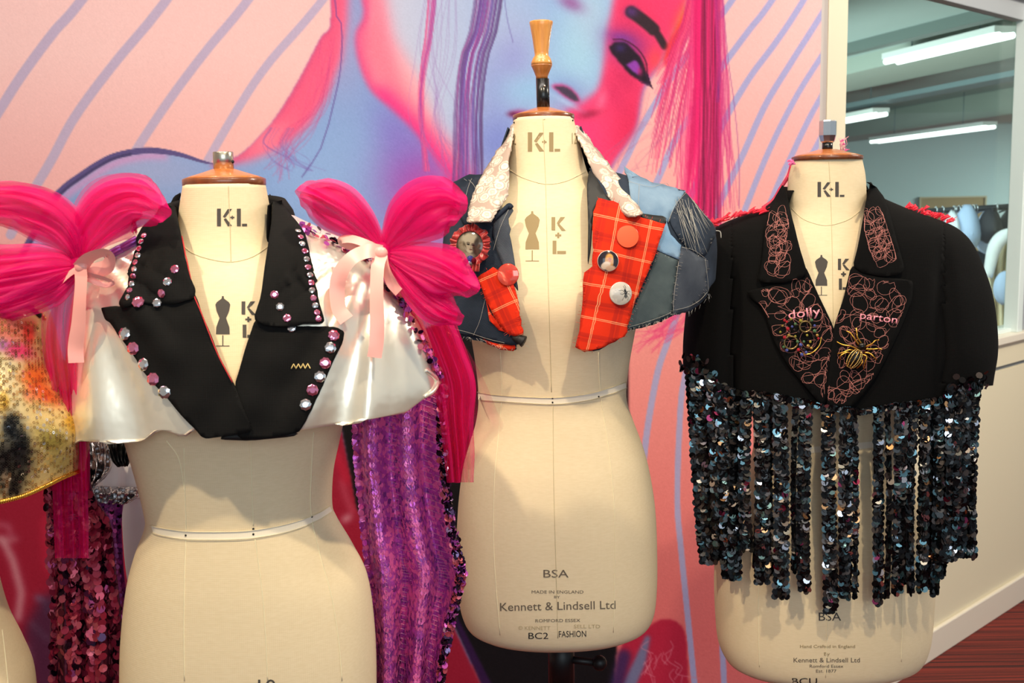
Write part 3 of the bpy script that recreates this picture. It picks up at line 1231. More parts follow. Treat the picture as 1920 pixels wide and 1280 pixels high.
# nose and lit side
rightside = pmask(cm([(1160, -60), (1152, 0), (1143, 50), (1136, 100), (1128, 150), (1118, 172), (1090, 192), (1062, 208), (1068, 230), (1090, 290), (1120, 380)], 30) + cheek[::-1][8:], 6)
blob(1090, 90, 60, 110, (168, 212, 236), .95, .12, face)
blob(1105, 20, 40, 60, (176, 206, 230), .9, .1, face)
blob(1000, 170, 60, 30, (150, 196, 234), .8, 0, face)
blob(1070, 5, 26, 14, (150, 70, 140), .7, .5, face)
paint(rightside, (250, 62, 112), 1, face)
blob(1190, 30, 60, 40, (236, 50, 96), .7, .5, rightside)
blob(1178, 240, 34, 70, (222, 36, 86), .75, .3, rightside)
blob(1140, 60, 14, 60, (255, 90, 140), .5, .1, rightside)
blob(1150, 175, 22, 40, (206, 36, 92), .55, -.5, rightside)
blob(1080, 262, 50, 60, (244, 60, 130), .7, 0, face)
blob(1128, 188, 10, 22, (255, 120, 160), .6, .3, rightside)
blob(1105, 214, 22, 8, (160, 24, 64), .75, -.2)
blob(1062, 172, 34, 28, (120, 140, 206), .55, .3, face)
paint(pmask(cm([(1032, 160), (1050, 157), (1070, 164), (1086, 182), (1087, 192), (1078, 192), (1062, 184), (1046, 172), (1032, 160)], 30), 2.5), (214, 50, 120), .8)
paint(pmask(cm([(1040, 163), (1056, 162), (1072, 170), (1085, 186), (1080, 190), (1064, 182), (1050, 172), (1040, 163)], 30), 1.5), (72, 58, 82))
blob(1058, 190, 30, 5, (176, 200, 236), .7, .5)
paint(pmask([(950, 212), (972, 207), (1000, 211), (1030, 219), (1000, 224), (970, 222)], 4), (176, 34, 104), .9)
blob(962, 214, 10, 5, (90, 26, 60), .7)
# eye
blob(1178, 88, 44, 34, (146, 44, 122), .85, .6)
blob(1165, 72, 26, 12, (120, 60, 160), .7, .3)
blob(1228, 112, 16, 22, (252, 74, 84), .8)
blob(1172, 150, 30, 18, (210, 40, 92), .7, .8)
paint(smask(cm([(1150, 74), (1170, 75), (1195, 91), (1211, 116), (1214, 142)], 20), 3, 1.5), (84, 20, 54), .9)
paint(smask(cm([(1180, 20), (1203, 36), (1228, 58), (1246, 86)], 20), [11] + [23] * 12 + [14] * 7, 5), (54, 32, 42), 1)
blob(1184, 22, 12, 10, (90, 50, 120), .8)
paint(pmask(cm([(1142, 88), (1153, 79), (1172, 80), (1190, 95), (1205, 115), (1213, 140), (1219, 160), (1200, 151), (1181, 139), (1161, 116), (1148, 101), (1142, 88)], 40), 1.6), (34, 16, 34))
blob(1163, 90, 10, 8, (70, 50, 140), .5)
paint(pmask(cm([(1174, 121), (1184, 116), (1194, 114), (1199, 126), (1197, 139), (1186, 133), (1174, 121)], 20), 1.5), (146, 62, 172))
blob(1200, 134, 5, 8, (200, 40, 120), .7)
paint(smask([(1213, 140), (1221, 162), (1224, 166)], [5, 3, 1], 1), (50, 20, 50))
for k in range(9):
    paint(smask([(1196 + 2.5 * k, 147 + k), (1200 + 2.8 * k, 154 + k * 1.3)], 1.2, .8), (50, 20, 60), .7)
# hair
rh = random.Random(3)


def strand(pts, w, color, a=.6):
    paint(smask(cm(pts, 14), max(w, 2.1), 1.3), color, a * min(1, .35 + .65 * w / 2.1))


for k in range(54):
    u = rh.random()
    x0 = lerp(888, 942, u)
    strand([(x0 + 6, -60), (x0 - 4, 30), (lerp(858, 915, u) + rh.gauss(0, 3), 110), (lerp(850, 905, u), 210), (lerp(846, 908, u) + rh.gauss(0, 5), 340)], rh.choice((1.2, 2, 3, 4)),
           rh.choice(((96, 70, 168), (120, 60, 140), (110, 70, 140), (180, 60, 140), (90, 60, 110))), .42)
for k in range(26):
    u = rh.random()
    x0 = lerp(806, 822, u)
    strand([(x0 + 4, -60), (x0 - 8, 40), (lerp(787, 800, u) + rh.gauss(0, 2), 120), (790 + rh.gauss(0, 3), 200), (800 + rh.gauss(0, 5), 320)], 1.3, rh.choice(((190, 70, 150), (120, 70, 170), (240, 90, 140))), .5)
for k in range(14):
    x0 = rh.uniform(800, 860)
    strand([(x0, -40), (x0 + rh.uniform(-30, 10), 100), (x0 + rh.uniform(-40, 30), 230), (x0 + rh.uniform(-30, 60), 330)], .9, (150, 110, 180), .4)
strand([(618, -60), (627, 0), (641, 50), (639, 120), (631, 170), (604, 272), (566, 332)], 2.2, (96, 70, 150), .8)
for k in range(16):
    x0 = rh.uniform(600, 632)
    strand([(x0, rh.uniform(60, 160)), (x0 - 20 + rh.gauss(0, 10), 200), (rh.uniform(520, 580), 260 + rh.gauss(0, 15)), (rh.uniform(480, 560), 320 + rh.gauss(0, 15))], .9, (210, 70, 130), .4)
for k in range(12):
    x0 = rh.uniform(505, 560)
    strand([(x0, 240), (x0 - 14, 270), (x0 + rh.uniform(-10, 40), 300), (x0 + rh.uniform(20, 70), 320)], .9, (120, 90, 170), .4)
strand([(946, 0), (952, 40), (962, 80)], 1.3, (100, 80, 160), .6)
paint(pmask([(1318, -60), (1296, 0), (1270, 45), (1252, 80), (1243, 112), (1250, 130), (1275, 90), (1300, 50), (1322, 0), (1335, -60)], 3), (238, 46, 62), .95)
blob(1280, 30, 12, 36, (250, 92, 40), .6, .4)
for k in range(95):
    u = rh.random()
    x0 = lerp(1283, 1330, u)
    y1 = rh.uniform(110, 330)
    strand([(x0 + 8, -60), (x0, 20), (lerp(1262, 1305, u) + rh.gauss(0, 5), 90), (lerp(1232, 1290, u) - (y1 - 110) * .1 + rh.gauss(0, 8), y1)], rh.choice((1, 1.3, 1.8)), rh.choice(((236, 60, 116), (220, 40, 100), (244, 90, 140), (200, 40, 110))), .55)
for k in range(40):
    x0 = rh.uniform(1290, 1310)
    strand([(x0 + 6, 0), (x0, 120), (x0 - 10 + rh.gauss(0, 6), 250), (x0 - 16 + rh.gauss(0, 8), 400)], rh.choice((1, 1.6)), rh.choice(((238, 50, 120), (220, 40, 110), (250, 110, 150))), .5)
paint(pmask([(1303, -60), (1318, -60), (1316, 120), (1308, 260), (1294, 345), (1286, 380), (1292, 280), (1300, 160)], 2), (216, 24, 98), .9)
paint(pmask([(1312, -60), (1346, -60), (1350, 120), (1348, 260), (1342, 380), (1332, 430), (1314, 430), (1318, 300), (1316, 150)], 2), (150, 24, 74), .9)
for k in range(110):
    u = rh.random()
    x0 = lerp(1306, 1350, u)
    strand([(x0, -60), (x0 + rh.gauss(0, 2), 90), (lerp(1308, 1350, u) + rh.gauss(0, 4), 220), (lerp(1294, 1350, u) + rh.gauss(0, 7), 440)], rh.choice((1.2, 1.8, 2.6)),
           rh.choice(((126, 18, 60), (190, 24, 84), (240, 34, 112), (96, 18, 60), (246, 60, 130))) if u > .2 else (236, 30, 110), .5)
paint(smask(cm([(1338, -60), (1344, 40), (1349, 120), (1346, 190)], 14), 5, 2), (84, 44, 130), .7)
for k in range(34):
    x0 = rh.uniform(1336, 1354)
    strand([(x0, -60), (x0 + 6, 70), (x0 + rh.uniform(2, 18), 170), (x0 + rh.uniform(-4, 34), 270 + rh.uniform(0, 140))], .95, (206, 44, 120), .5)
strand([(1352, -60), (1362, 80), (1376, 190), (1385, 290), (1386, 390)], 1.3, (150, 60, 140), .7)
for k in range(36):
    x0 = rh.uniform(1270, 1320)
    strand([(x0, 540), (x0 - 14, 585), (x0 - 40 + rh.gauss(0, 12), 615), (rh.uniform(1180, 1250), 640 + rh.gauss(0, 14))], 1.2, (232, 70, 130), .5)
for k in range(12):
    x0 = rh.uniform(1200, 1290)
    strand([(x0, rh.uniform(160, 240)), (x0 - 20, 240), (x0 - 60 + rh.gauss(0, 20), 290), (x0 - 90, 320)], .8, (180, 100, 140), .35)
# dark clothes: black cloth and crimson gloss
paint(pmask([(-140, 880), (0, 900), (90, 860), (300, 760), (560, 740), (640, 800), (680, 980), (760, 1100), (845, 1160), (905, 1290), (940, 1420), (-140, 1420)], 3), (150, 24, 50))
paint(pmask([(580, 690), (640, 800), (668, 950), (700, 1020), (760, 1100), (845, 1158), (906, 1284), (945, 1420), (1140, 1420), (1150, 1300), (1158, 1190), (1178, 1000), (1178, 640), (900, 580)], 2), (16, 12, 16))
paint(pmask(cm([(1136, 1420), (1152, 1290), (1168, 1205), (1205, 1182), (1245, 1160), (1282, 1180), (1290, 1260), (1296, 1420)], 30), 2), (186, 36, 66))
paint(gblur(smask([(1150, 1400), (1172, 1300), (1200, 1240), (1214, 1196)], [30, 26, 22, 10]), 3), (112, 128, 166), .9)
paint(gblur(smask([(1140, 1400), (1152, 1300), (1170, 1230)], 26), 5), (60, 40, 92), .9)
for k in range(22):
    x0, y0 = rh.uniform(1205, 1282), rh.uniform(1200, 1290)
    strand([(x0, y0), (x0 + rh.gauss(0, 7), y0 + 12), (x0 + rh.gauss(0, 12), y0 + rh.uniform(18, 36))], 1.6, (226, 140, 160), .55)
paint(gblur(smask([(850, 1150), (880, 1215), (920, 1300)], [8, 14, 20]), 2), (52, 20, 70), .9)
for pts, w, c, a in (([(4, 1010), (24, 1050), (40, 1110), (34, 1160)], 12, (206, 150, 160), .8), ([(-20, 1005), (10, 1014), (30, 1010)], 8, (200, 140, 150), .7), ([(70, 1120), (86, 1128), (92, 1150)], 10, (120, 120, 150), .8),
                     ([(62, 1170), (80, 1190), (92, 1200)], 10, (190, 160, 170), .8), ([(30, 1205), (40, 1230)], 16, (190, 150, 160), .7), ([(52, 1210), (58, 1236)], 10, (200, 160, 170), .7), ([(-30, 980), (16, 985), (20, 1005)], 9, (190, 110, 130), .6),
                     ([(640, 900), (650, 935), (662, 960)], 5, (220, 130, 150), .6), ([(645, 975), (655, 968)], 8, (230, 200, 210), .9), ([(630, 850), (650, 900)], 14, (190, 30, 60), .6), ([(90, 980), (95, 1060)], 30, (176, 30, 60), .7)):
    paint(gblur(smask(pts, w, 2), 6), c, min(1, a * 1.2))
paint(pmask([(44, 1180), (70, 1130), (120, 1090), (240, 1080), (240, 1420), (80, 1420)], 10), (66, 32, 62), .85)
# print grain
CAN += RNG.normal(0, 2.2, U.shape)[..., None]
CAN = np.clip(CAN, 0, 255)

mv = np.stack([GX, np.full_like(GX, 3.09), GZ], -1).reshape(-1, 3)
ii = np.arange(NXM * NZM).reshape(NZM, NXM)
mf = np.stack([ii[:-1, :-1], ii[1:, :-1], ii[1:, 1:], ii[:-1, 1:]], -1).reshape(-1, 4)
me = bpy.data.meshes.new('mural_print')
me.vertices.add(len(mv)); me.vertices.foreach_set('co', mv.ravel())
me.loops.add(mf.size); me.loops.foreach_set('vertex_index', mf.ravel())
me.polygons.add(len(mf)); me.polygons.foreach_set('loop_start', np.arange(0, mf.size, 4)); me.polygons.foreach_set('loop_total', np.full(len(mf), 4))
a_ = me.color_attributes.new('paint', 'FLOAT_COLOR', 'POINT')
cc_ = np.ones((len(mv), 4)); cc_[:, :3] = lin(CAN.reshape(-1, 3))
a_.data.foreach_set('color', cc_.ravel())
me.materials.append(paint_mat('mural_print', 0.6, 0.1, spec=0.2))
me.update(calc_edges=True); me.validate()
mural = empty('mural', ((MX0 + MX1) / 2, 3.09, 0), 'large pink and blue wall print of a face with diagonal lines', 'mural')
pr = bpy.data.objects.new('print', me); COL.objects.link(pr); pr.parent = mural; pr.location = -Vector(mural.location)
m_ = MB().box((MX0, 3.092, MZ0), (MX1, 3.104, MZ1))
m_.build('backing_board', PLASTER, mural, smooth=False)

# ================================================================== DRESS FORMS
def stand(root, x, y, z):
    MB().tube([Vector((x, y, 0.10)), Vector((x, y, z + 0.05))], 0.016, 14).build('stand_pole', BLACK_IRON, root)
    MB().tube([Vector((x, y, z - 0.10)), Vector((x, y, z - 0.01))], 0.024, 14).build('pole_collar', BLACK_IRON, root)
    MB().tube([Vector((x, y, z - 0.05)), Vector((x + 0.06, y - 0.02, z - 0.05))], 0.007, 8).ball((x + 0.068, y - .022, z - .05), 0.014).build('clamp_knob', BLACK_IRON, root)
    for k in range(3):
        a = math.radians(30 + 120 * k)
        e = Vector((x + 0.22 * math.cos(a), y + 0.22 * math.sin(a), 0.014))
        MB().tube([Vector((x, y, 0.13)), Vector((x, y, .11)).lerp(e, .5) + Vector((0, 0, .03)), e], 0.013, 10).build('stand_foot', BLACK_IRON, root)


def cone_cap(root, lo, d, py_lip, xl, xr, rise, lip=0.010):
    """wooden neck plate: a lip and a shallow cone"""
    a, b = P(xl, py_lip, d), P(xr, py_lip, d)
    c = (a + b) / 2
    r = (b.x - a.x) / 2
    MB().lathe(c, [(r * .96, -lip), (r, -lip * .8), (r, -.001), (r * .985, 0.0)], 48).build('cap_rim', CAP_EDGE, root)
    MB().lathe(c, [(r * .985, 0.0), (r * .8, rise * .28), (r * .5, rise * .66), (r * .26, rise), (0.001, rise * 1.02)], 48).build('neck_cap', CAP_WOOD, root)
    return c, r


def seam_line(mb, bvh, pts, w=0.0006):
    mb.tube(polyline_on(bvh, pts, 0.0002, 10), w, 5)


def tape(name, bvh, top, bot, m, root, off=0.0009, n=50):
    """flat tape between two pixel lines, laid on the surface"""
    a, b = curve_px(top, n), curve_px(bot, n)
    vs, px = [], []
    for k in range(n):
        for t in (0, .5, 1):
            q = (lerp(a[k][0], b[k][0], t), lerp(a[k][1], b[k][1], t))
            vs.append(hit(bvh, q[0], q[1], off)[0])
            px.append(q)
    fs = [(3 * k + j, 3 * k + j + 1, 3 * k + 4 + j, 3 * k + 3 + j) for k in range(n - 1) for j in (0, 1)]
    return mk(name, vs, fs, m, root, True, px=px)


def pins(root, bvh, pts, r=0.0016):
    for x, y in pts:
        q, n = hit(bvh, x, y, 0.001)
        MB().ball(q, r, nu=8, nv=6).build('pin', PIN, root)


def bust(cx, z, sep, amt, r):
    def f(v, t, u, lo):
        if v.y < lo.d:
            for s in (-1, 1):
                dd = ((v.x - cx - s * sep) / r) ** 2 + ((v.z - z) / (r * 1.1)) ** 2
                v.y -= amt * math.exp(-dd)
        return v
    return f


# ---- middle form
DM = 1.86
cx_m = P(1030, 520, DM).x
mid = empty('dress_form', Vector((P(1040, 1200, DM).x, DM, 0)), 'linen dress form with turned wooden handle, in the denim and tartan capelet', 'dress form')
rows_m = [(222, 963, 1075, .058, .058, 2), (262, 957, 1085, .060, .062, 2), (300, 954, 1094, .063, .068, 2), (335, 948, 1106, .068, .075, 2.1), (362, 930, 1126, .076, .085, 2.2), (390, 900, 1160, .088, .095, 2.3), (425, 876, 1186, .10, .105, 2.3),
          (480, 868, 1198, .115, .11, 2.3), (560, 872, 1200, .128, .105, 2.3), (620, 882, 1190, .122, .10, 2.2), (690, 893, 1178, .110, .09, 2.15), (747, 897, 1174, .105, .085, 2.1), (790, 892, 1187, .110, .09, 2.1), (830, 880, 1202, .116, .10, 2.1),
          (880, 867, 1216, .122, .115, 2.15), (960, 858, 1228, .126, .125, 2.2), (1060, 856, 1231, .126, .125, 2.25), (1120, 861, 1229, .125, .122, 2.25), (1150, 868, 1224, .122, .12, 2.25), (1168, 878, 1214, .116, .115, 2.25), (1180, 896, 1196, .10, .10, 2.2)]
form_m = Loft(rows_m, DM, 120, 96, bust(cx_m, P(0, 560, DM).z, .075, .018, .06))
mk('torso', form_m.verts, form_m.faces + form_m.caps(), LINEN, mid)
bm_ = form_m.bvh()
c, r = cone_cap(mid, form_m, DM, 215, 961, 1077, .012)
MB().tube([c + Vector((0, 0, .006)), P(1017, 148, DM)], .0112, 20).build('neck_rod', BLACK_METAL, mid)
MB().ball(P(1021, 161, DM - .0115), .002, nu=8, nv=6).build('rod_screw', STEEL, mid)
h0 = P(1016, 148, DM)
k_ = DM / F
MB().lathe(h0, [(11 * k_, 0), (11 * k_, 4 * k_), (14 * k_, 12 * k_), (19 * k_, 23 * k_), (19.3 * k_, 25 * k_)], 32).build('handle_base', BEECH_D, mid)
MB().lathe(h0 + Vector((0, 0, 25 * k_)), [(19.3 * k_, 0), (19 * k_, 5 * k_), (16 * k_, 12 * k_), (12.5 * k_, 17 * k_), (13 * k_, 22 * k_), (16 * k_, 45 * k_), (20 * k_, 68 * k_), (21.5 * k_, 75 * k_), (21 * k_, 77 * k_), (18 * k_, 78 * k_)], 32).build('wooden_handle', BEECH, mid)
mb = MB()
seam_line(mb, bm_, curve_px([(1018, 224), (1021, 300), (1023, 345), (1026, 480), (1030, 600), (1034, 735)]))
seam_line(mb, bm_, curve_px([(1037, 760), (1038, 900), (1042, 1050), (1046, 1196)]))
seam_line(mb, bm_, curve_px([(955, 318), (980, 333), (1022, 345), (1060, 340), (1098, 322)]))
seam_line(mb, bm_, [(1022, 214 + 9), (1018, 224)])
mb.build('front_seam', SEAM, mid)
mb = MB()
for pts in ([(938, 660), (941, 740), (933, 830), (927, 900), (925, 1000), (930, 1100), (938, 1190)], [(1122, 660), (1126, 740), (1138, 820), (1148, 900), (1153, 1000), (1152, 1100), (1150, 1185)]):
    seam_line(mb, bm_, curve_px(pts), .0007)
mb.build('side_seam', SEAM_L, mid)
tp = [(897, 735), (940, 741), (1036, 745), (1100, 738), (1140, 727), (1172, 716)]
bt = [(897, 749), (940, 752), (1036, 757), (1100, 750), (1140, 739), (1174, 727)]
tape('waist_tape', bm_, tp, bt, TAPE, mid)
mb = MB()
for l_ in (tp, bt):
    mb.tube(polyline_on(bm_, curve_px(l_), .002, 8), .0006, 5)
mb.build('tape_stitching', SEAM, mid)
pins(mid, bm_, [(1036, 746), (1036, 754), (1122, 743), (965, 230), (1073, 226)])
mb = MB(); flat_polys(mb, kl_logo(990, 248, 60, 36), bm_); mb.build('neck_stamp', INK_SOFT, mid, smooth=False)
mb = MB(); flat_polys(mb, kl_tall(1034, 407, 27, 69), bm_); mb.build('chest_stamp', INK_SOFT, mid, smooth=False)
mb = MB(); flat_polys(mb, form_icon(998, 396, 28, 94), bm_); mb.build('figure_stamp', INK_SOFT, mid, smooth=False)
mb = MB(); letters(mb, '2', bm_, 959, 272, 968, 24); letters(mb, '12', bm_, 1072, 270, 1081, 22); mb.build('size_stamp', INK_SOFT, mid, smooth=False)
mb = MB()
letters(mb, 'BSA', bm_, 1019, 1082, 1066, 15)
mb.build('grade_stamp', INK_MID, mid, smooth=False)
mb = MB()
letters(mb, 'Kennett & Lindsell Ltd', bm_, 938, 1145, 1154, 16, -.02)
mb.build('maker_stamp', INK_MID, mid, smooth=False)
mb = MB()
letters(mb, 'MADE IN ENGLAND', bm_, 997, 1112, 1094, 6)
letters(mb, 'BY', bm_, 1039, 1121, 1050, 5)
letters(mb, 'ROMFORD ESSEX', bm_, 1004, 1166, 1088, 6, -.01)
mb.build('small_stamp', INK_MID, mid, smooth=False)
mb = MB()
letters(mb, '© KENNETT', bm_, 972, 1180, 1032, 7)
letters(mb, 'SELL LTD', bm_, 1076, 1177, 1125, 7)
mb.build('faded_stamp', INK_FAINT, mid, smooth=False)
mb = MB()
letters(mb, 'BC2', bm_, 991, 1197, 1028, 12)
letters(mb, 'FASHION', bm_, 1048, 1194, 1099, 12, -.02)
mb.build('pen_writing', PEN, mid, smooth=False)
stand(mid, P(1052, 1200, DM).x, DM, P(1052, 1185, DM).z)

# ---- left form
DL = 1.50
cx_l = P(438, 600, DL).x
lef = empty('dress_form', Vector((P(470, 1200, DL).x, DL, 0)), 'linen dress form with brushed steel neck stub, wearing the silver bolero', 'dress form')
rows_l = [(346, 346, 496, .058, .058, 2), (390, 339, 504, .060, .062, 2), (430, 334, 510, .063, .068, 2), (462, 324, 520, .068, .075, 2.1), (490, 300, 545, .076, .085, 2.2), (520, 262, 590, .088, .095, 2.3), (560, 240, 640, .10, .105, 2.3), (620, 228, 654, .112, .11, 2.3),
          (700, 226, 655, .124, .105, 2.3), (770, 232, 648, .120, .10, 2.25), (830, 246, 636, .112, .095, 2.2), (889, 262, 624, .107, .09, 2.15), (950, 276, 622, .104, .085, 2.1), (978, 277, 631, .106, .087, 2.1), (1030, 258, 661, .112, .10, 2.1), (1092, 243, 689, .118, .115, 2.15),
          (1190, 234, 702, .124, .125, 2.2), (1290, 234, 705, .126, .125, 2.25), (1390, 240, 702, .126, .125, 2.25), (1450, 256, 690, .12, .12, 2.25), (1475, 280, 668, .105, .105, 2.2)]
form_l = Loft(rows_l, DL, 120, 96, bust(cx_l, P(0, 700, DL).z, .075, .016, .06))
mk('torso', form_l.verts, form_l.faces + form_l.caps(), LINEN, lef)
bl_ = form_l.bvh()
c, r = cone_cap(lef, form_l, DL, 335, 344, 497, .0135, .011)
k_ = DL / F
MB().lathe(c + Vector((0, 0, .011)), [(18.5 * k_, 0), (18.5 * k_, 33 * k_), (17.5 * k_, 34.5 * k_), (14 * k_, 34.5 * k_), (13.5 * k_, 30 * k_)], 36).build('neck_stub', STEEL, lef)
MB().ball(c + Vector((18 * k_, -4 * k_, .011 + 16 * k_)), .0025, nu=8, nv=6).build('grub_screw', BLACK_IRON, lef)
mb = MB()
seam_line(mb, bl_, curve_px([(428, 348), (431, 420), (433, 490)]))
seam_line(mb, bl_, curve_px([(338, 455), (360, 474), (395, 486), (433, 491), (470, 483), (500, 464), (506, 452)]))
mb.build('neck_seam', SEAM, lef)
mb = MB()
for pts in ([(470, 818), (472, 900), (475, 985)], [(478, 1010), (488, 1080), (496, 1160), (502, 1276)], [(345, 840), (347, 930), (349, 995), (346, 1080), (345, 1180), (346, 1276)], [(588, 810), (584, 880), (583, 960), (600, 1040), (622, 1120), (636, 1210), (641, 1276)],
            [(312, 826), (335, 860), (346, 920)]):
    seam_line(mb, bl_, curve_px(pts), .0008)
mb.build('front_seam', SEAM_L, lef)
tp = [(284, 984), (305, 989), (350, 995), (420, 996), (475, 993), (540, 981), (590, 964), (617, 948)]
bt = [(288, 998), (305, 1003), (350, 1010), (420, 1011), (475, 1008), (540, 996), (590, 977), (622, 958)]
tape('waist_tape', bl_, tp, bt, TAPE, lef)
mb = MB()
for l_ in (tp, bt):
    mb.tube(polyline_on(bl_, curve_px(l_), .002, 8), .0005, 5)
mb.build('tape_stitching', SEAM_L, lef)
pins(lef, bl_, [(349, 1003), (475, 991), (475, 1001), (584, 968)])
mb = MB(); flat_polys(mb, kl_logo(407, 391, 56, 33), bl_); mb.build('neck_stamp', INK, lef, smooth=False)
mb = MB(); flat_polys(mb, kl_tall(453, 565, 27, 68), bl_); mb.build('chest_stamp', INK, lef, smooth=False)
mb = MB(); flat_polys(mb, form_icon(418, 555, 28, 94), bl_); mb.build('figure_stamp', INK, lef, smooth=False)
mb = MB(); letters(mb, '10', bl_, 484, 1298, 517, 26); mb.build('size_stamp', INK, lef, smooth=False)
stand(lef, P(475, 1200, DL).x, DL, P(475, 1475, DL).z)

# ---- right form
DR = 1.98
cx_r = P(1556, 560, DR).x
rig = empty('dress_form', Vector((P(1545, 1200, DR).x, DR, 0)), 'linen dress form with dark steel chuck on its neck, in the black fringed blazer', 'dress form')
rows_r = [(300, 1488, 1614, .058, .058, 2), (330, 1480, 1620, .060, .062, 2), (365, 1478, 1622, .063, .066, 2), (395, 1476, 1622, .068, .074, 2.1), (420, 1458, 1642, .076, .085, 2.2), (445, 1420, 1690, .086, .092, 2.3), (480, 1400, 1710, .10, .105, 2.3), (540, 1392, 1716, .112, .11, 2.3),
          (610, 1392, 1714, .124, .105, 2.3), (680, 1400, 1706, .118, .10, 2.25), (750, 1410, 1695, .110, .09, 2.2), (836, 1414, 1690, .104, .085, 2.1), (880, 1398, 1705, .110, .095, 2.1), (940, 1366, 1732, .118, .11, 2.15), (1010, 1346, 1744, .124, .122, 2.2),
          (1080, 1341, 1746, .126, .125, 2.25), (1150, 1343, 1743, .126, .125, 2.25), (1200, 1348, 1737, .123, .122, 2.25), (1232, 1362, 1724, .116, .116, 2.25), (1246, 1382, 1704, .10, .10, 2.2)]
form_r = Loft(rows_r, DR, 120, 96, bust(cx_r, P(0, 610, DR).z, .075, .016, .06))
mk('torso', form_r.verts, form_r.faces + form_r.caps(), LINEN, rig)
br_ = form_r.bvh()
c, r = cone_cap(rig, form_r, DR, 293, 1486, 1616, .0125, .008)
k_ = DR / F
MB().lathe(c + Vector((0, 0, .010)), [(9.5 * k_, 0), (9.5 * k_, 15 * k_)], 24).build('neck_rod', BLACK_METAL, rig)
MB().lathe(c + Vector((0, 0, .010 + 14 * k_)), [(9 * k_, 0), (13 * k_, 3 * k_), (16 * k_, 14 * k_), (16.2 * k_, 20 * k_), (16.2 * k_, 39 * k_), (15 * k_, 41 * k_), (12 * k_, 41 * k_)], 8).build('steel_chuck', DARK_STEEL, rig, smooth=False)
mb = MB()
seam_line(mb, br_, curve_px([(1554, 303), (1557, 360), (1559, 420), (1561, 520), (1562, 606)]))
seam_line(mb, br_, curve_px([(1484, 390), (1505, 410), (1535, 421), (1558, 422), (1590, 412), (1612, 396)]))
mb.build('neck_seam', SEAM, rig)
mb = MB()
for pts in ([(1425, 1000), (1422, 1100), (1422, 1180), (1424, 1250)], [(1556, 1000), (1552, 1130), (1548, 1270)], [(1690, 1000), (1692, 1100), (1690, 1240)]):
    seam_line(mb, br_, curve_px(pts), .0007)
mb.build('front_seam', SEAM_L, rig)
tape('waist_tape', br_, [(1425, 836), (1500, 838), (1560, 834), (1625, 828), (1685, 820)], [(1425, 846), (1500, 849), (1560, 846), (1625, 840), (1686, 831)], TAPE, rig)
mb = MB(); flat_polys(mb, kl_logo(1533, 341, 50, 28), br_); mb.build('neck_stamp', INK, rig, smooth=False)
mb = MB(); flat_polys(mb, kl_tall(1571, 485, 22, 58), br_); mb.build('chest_stamp', INK, rig, smooth=False)
mb = MB(); flat_polys(mb, form_icon(1540, 478, 24, 76), br_); mb.build('figure_stamp', INK, rig, smooth=False)
mb = MB()
letters(mb, 'BSA', br_, 1535, 1163, 1577, 16)
mb.build('maker_stamp', INK, rig, smooth=False)
mb = MB()
letters(mb, 'Kennett & Lindsell Ltd', br_, 1488, 1241, 1612, 9)
letters(mb, 'Romford Essex', br_, 1518, 1251, 1581, 6)
letters(mb, 'Est. 1877', br_, 1530, 1260, 1568, 6)
mb.build('small_stamp', INK_MID, rig, smooth=False)
mb = MB()
letters(mb, 'Hand Crafted in England', br_, 1500, 1214, 1603, 6)
letters(mb, 'By', br_, 1545, 1228, 1556, 6)
mb.build('faded_stamp', INK_SOFT, rig, smooth=False)
mb = MB(); letters(mb, 'BCU', br_, 1485, 1282, 1532, 12); mb.build('pen_writing', PEN, rig, smooth=False)
stand(rig, P(1550, 1200, DR).x, DR, P(1550, 1246, DR).z)

# ---- far left form, mostly outside the frame
DF = 1.42
far = empty('dress_form', Vector((P(-140, 1200, DF).x, DF, 0)), 'linen dress form cut off by the left edge, under the gold sequin top', 'dress form')
rows_f = [(470, -190, -60, .058, .06, 2), (540, -200, -50, .062, .068, 2), (600, -260, 0, .085, .09, 2.2), (700, -310, 40, .115, .11, 2.3), (800, -310, 40, .12, .10, 2.3), (900, -300, 4, .11, .09, 2.2), (1020, -300, -28, .104, .085, 2.1), (1100, -312, -16, .11, .10, 2.1),
          (1170, -326, 2, .118, .11, 2.15), (1230, -334, 28, .122, .12, 2.2), (1290, -338, 48, .126, .125, 2.25), (1400, -340, 56, .126, .125, 2.25), (1500, -336, 54, .124, .122, 2.25), (1540, -320, 36, .11, .11, 2.2)]
form_f = Loft(rows_f, DF, 90, 80)
mk('torso', form_f.verts, form_f.faces + form_f.caps(), LINEN, far)
cone_cap(far, form_f, DF, 458, -191, -59, .0125)
mb = MB(); seam_line(mb, form_f.bvh(), curve_px([(4, 1180), (10, 1230), (16, 1290)]), .0008); mb.build('front_seam', SEAM_L, far)
stand(far, P(-140, 1200, DF).x, DF, P(-140, 1540, DF).z)


# ================================================================== GARMENT SHELLS
def trim_hem(lo, hem):
    """raise everything that hangs under the hem line onto it"""
    for i, v in enumerate(lo.verts):
        px, py = proj(v)
        h = hem(px)
        if py > h:
            # keep x, y; find the height that projects on the hem line
            r = ray(px, h)
            lo.verts[i] = Vector((v.x, v.y, CAM_H + r.z / r.y * v.y))


def open_front(lo, poly, keep=None):
    """faces of the shell without those in front inside the opening; also drops the folded-away ones at the hem"""
    out = []
    for f in lo.faces:
        c = sum((lo.verts[i] for i in f), Vector()) / len(f)
        a, b, c2, d2 = (lo.verts[i] for i in f)
        if (a - c2).cross(b - d2).length < 1e-9:
            continue
        if c.y < lo.d + .01:
            px, py = proj(c)
            if in_poly(px, py, poly):
                continue
        if keep and not keep(c):
            continue
        out.append(f)
    return out


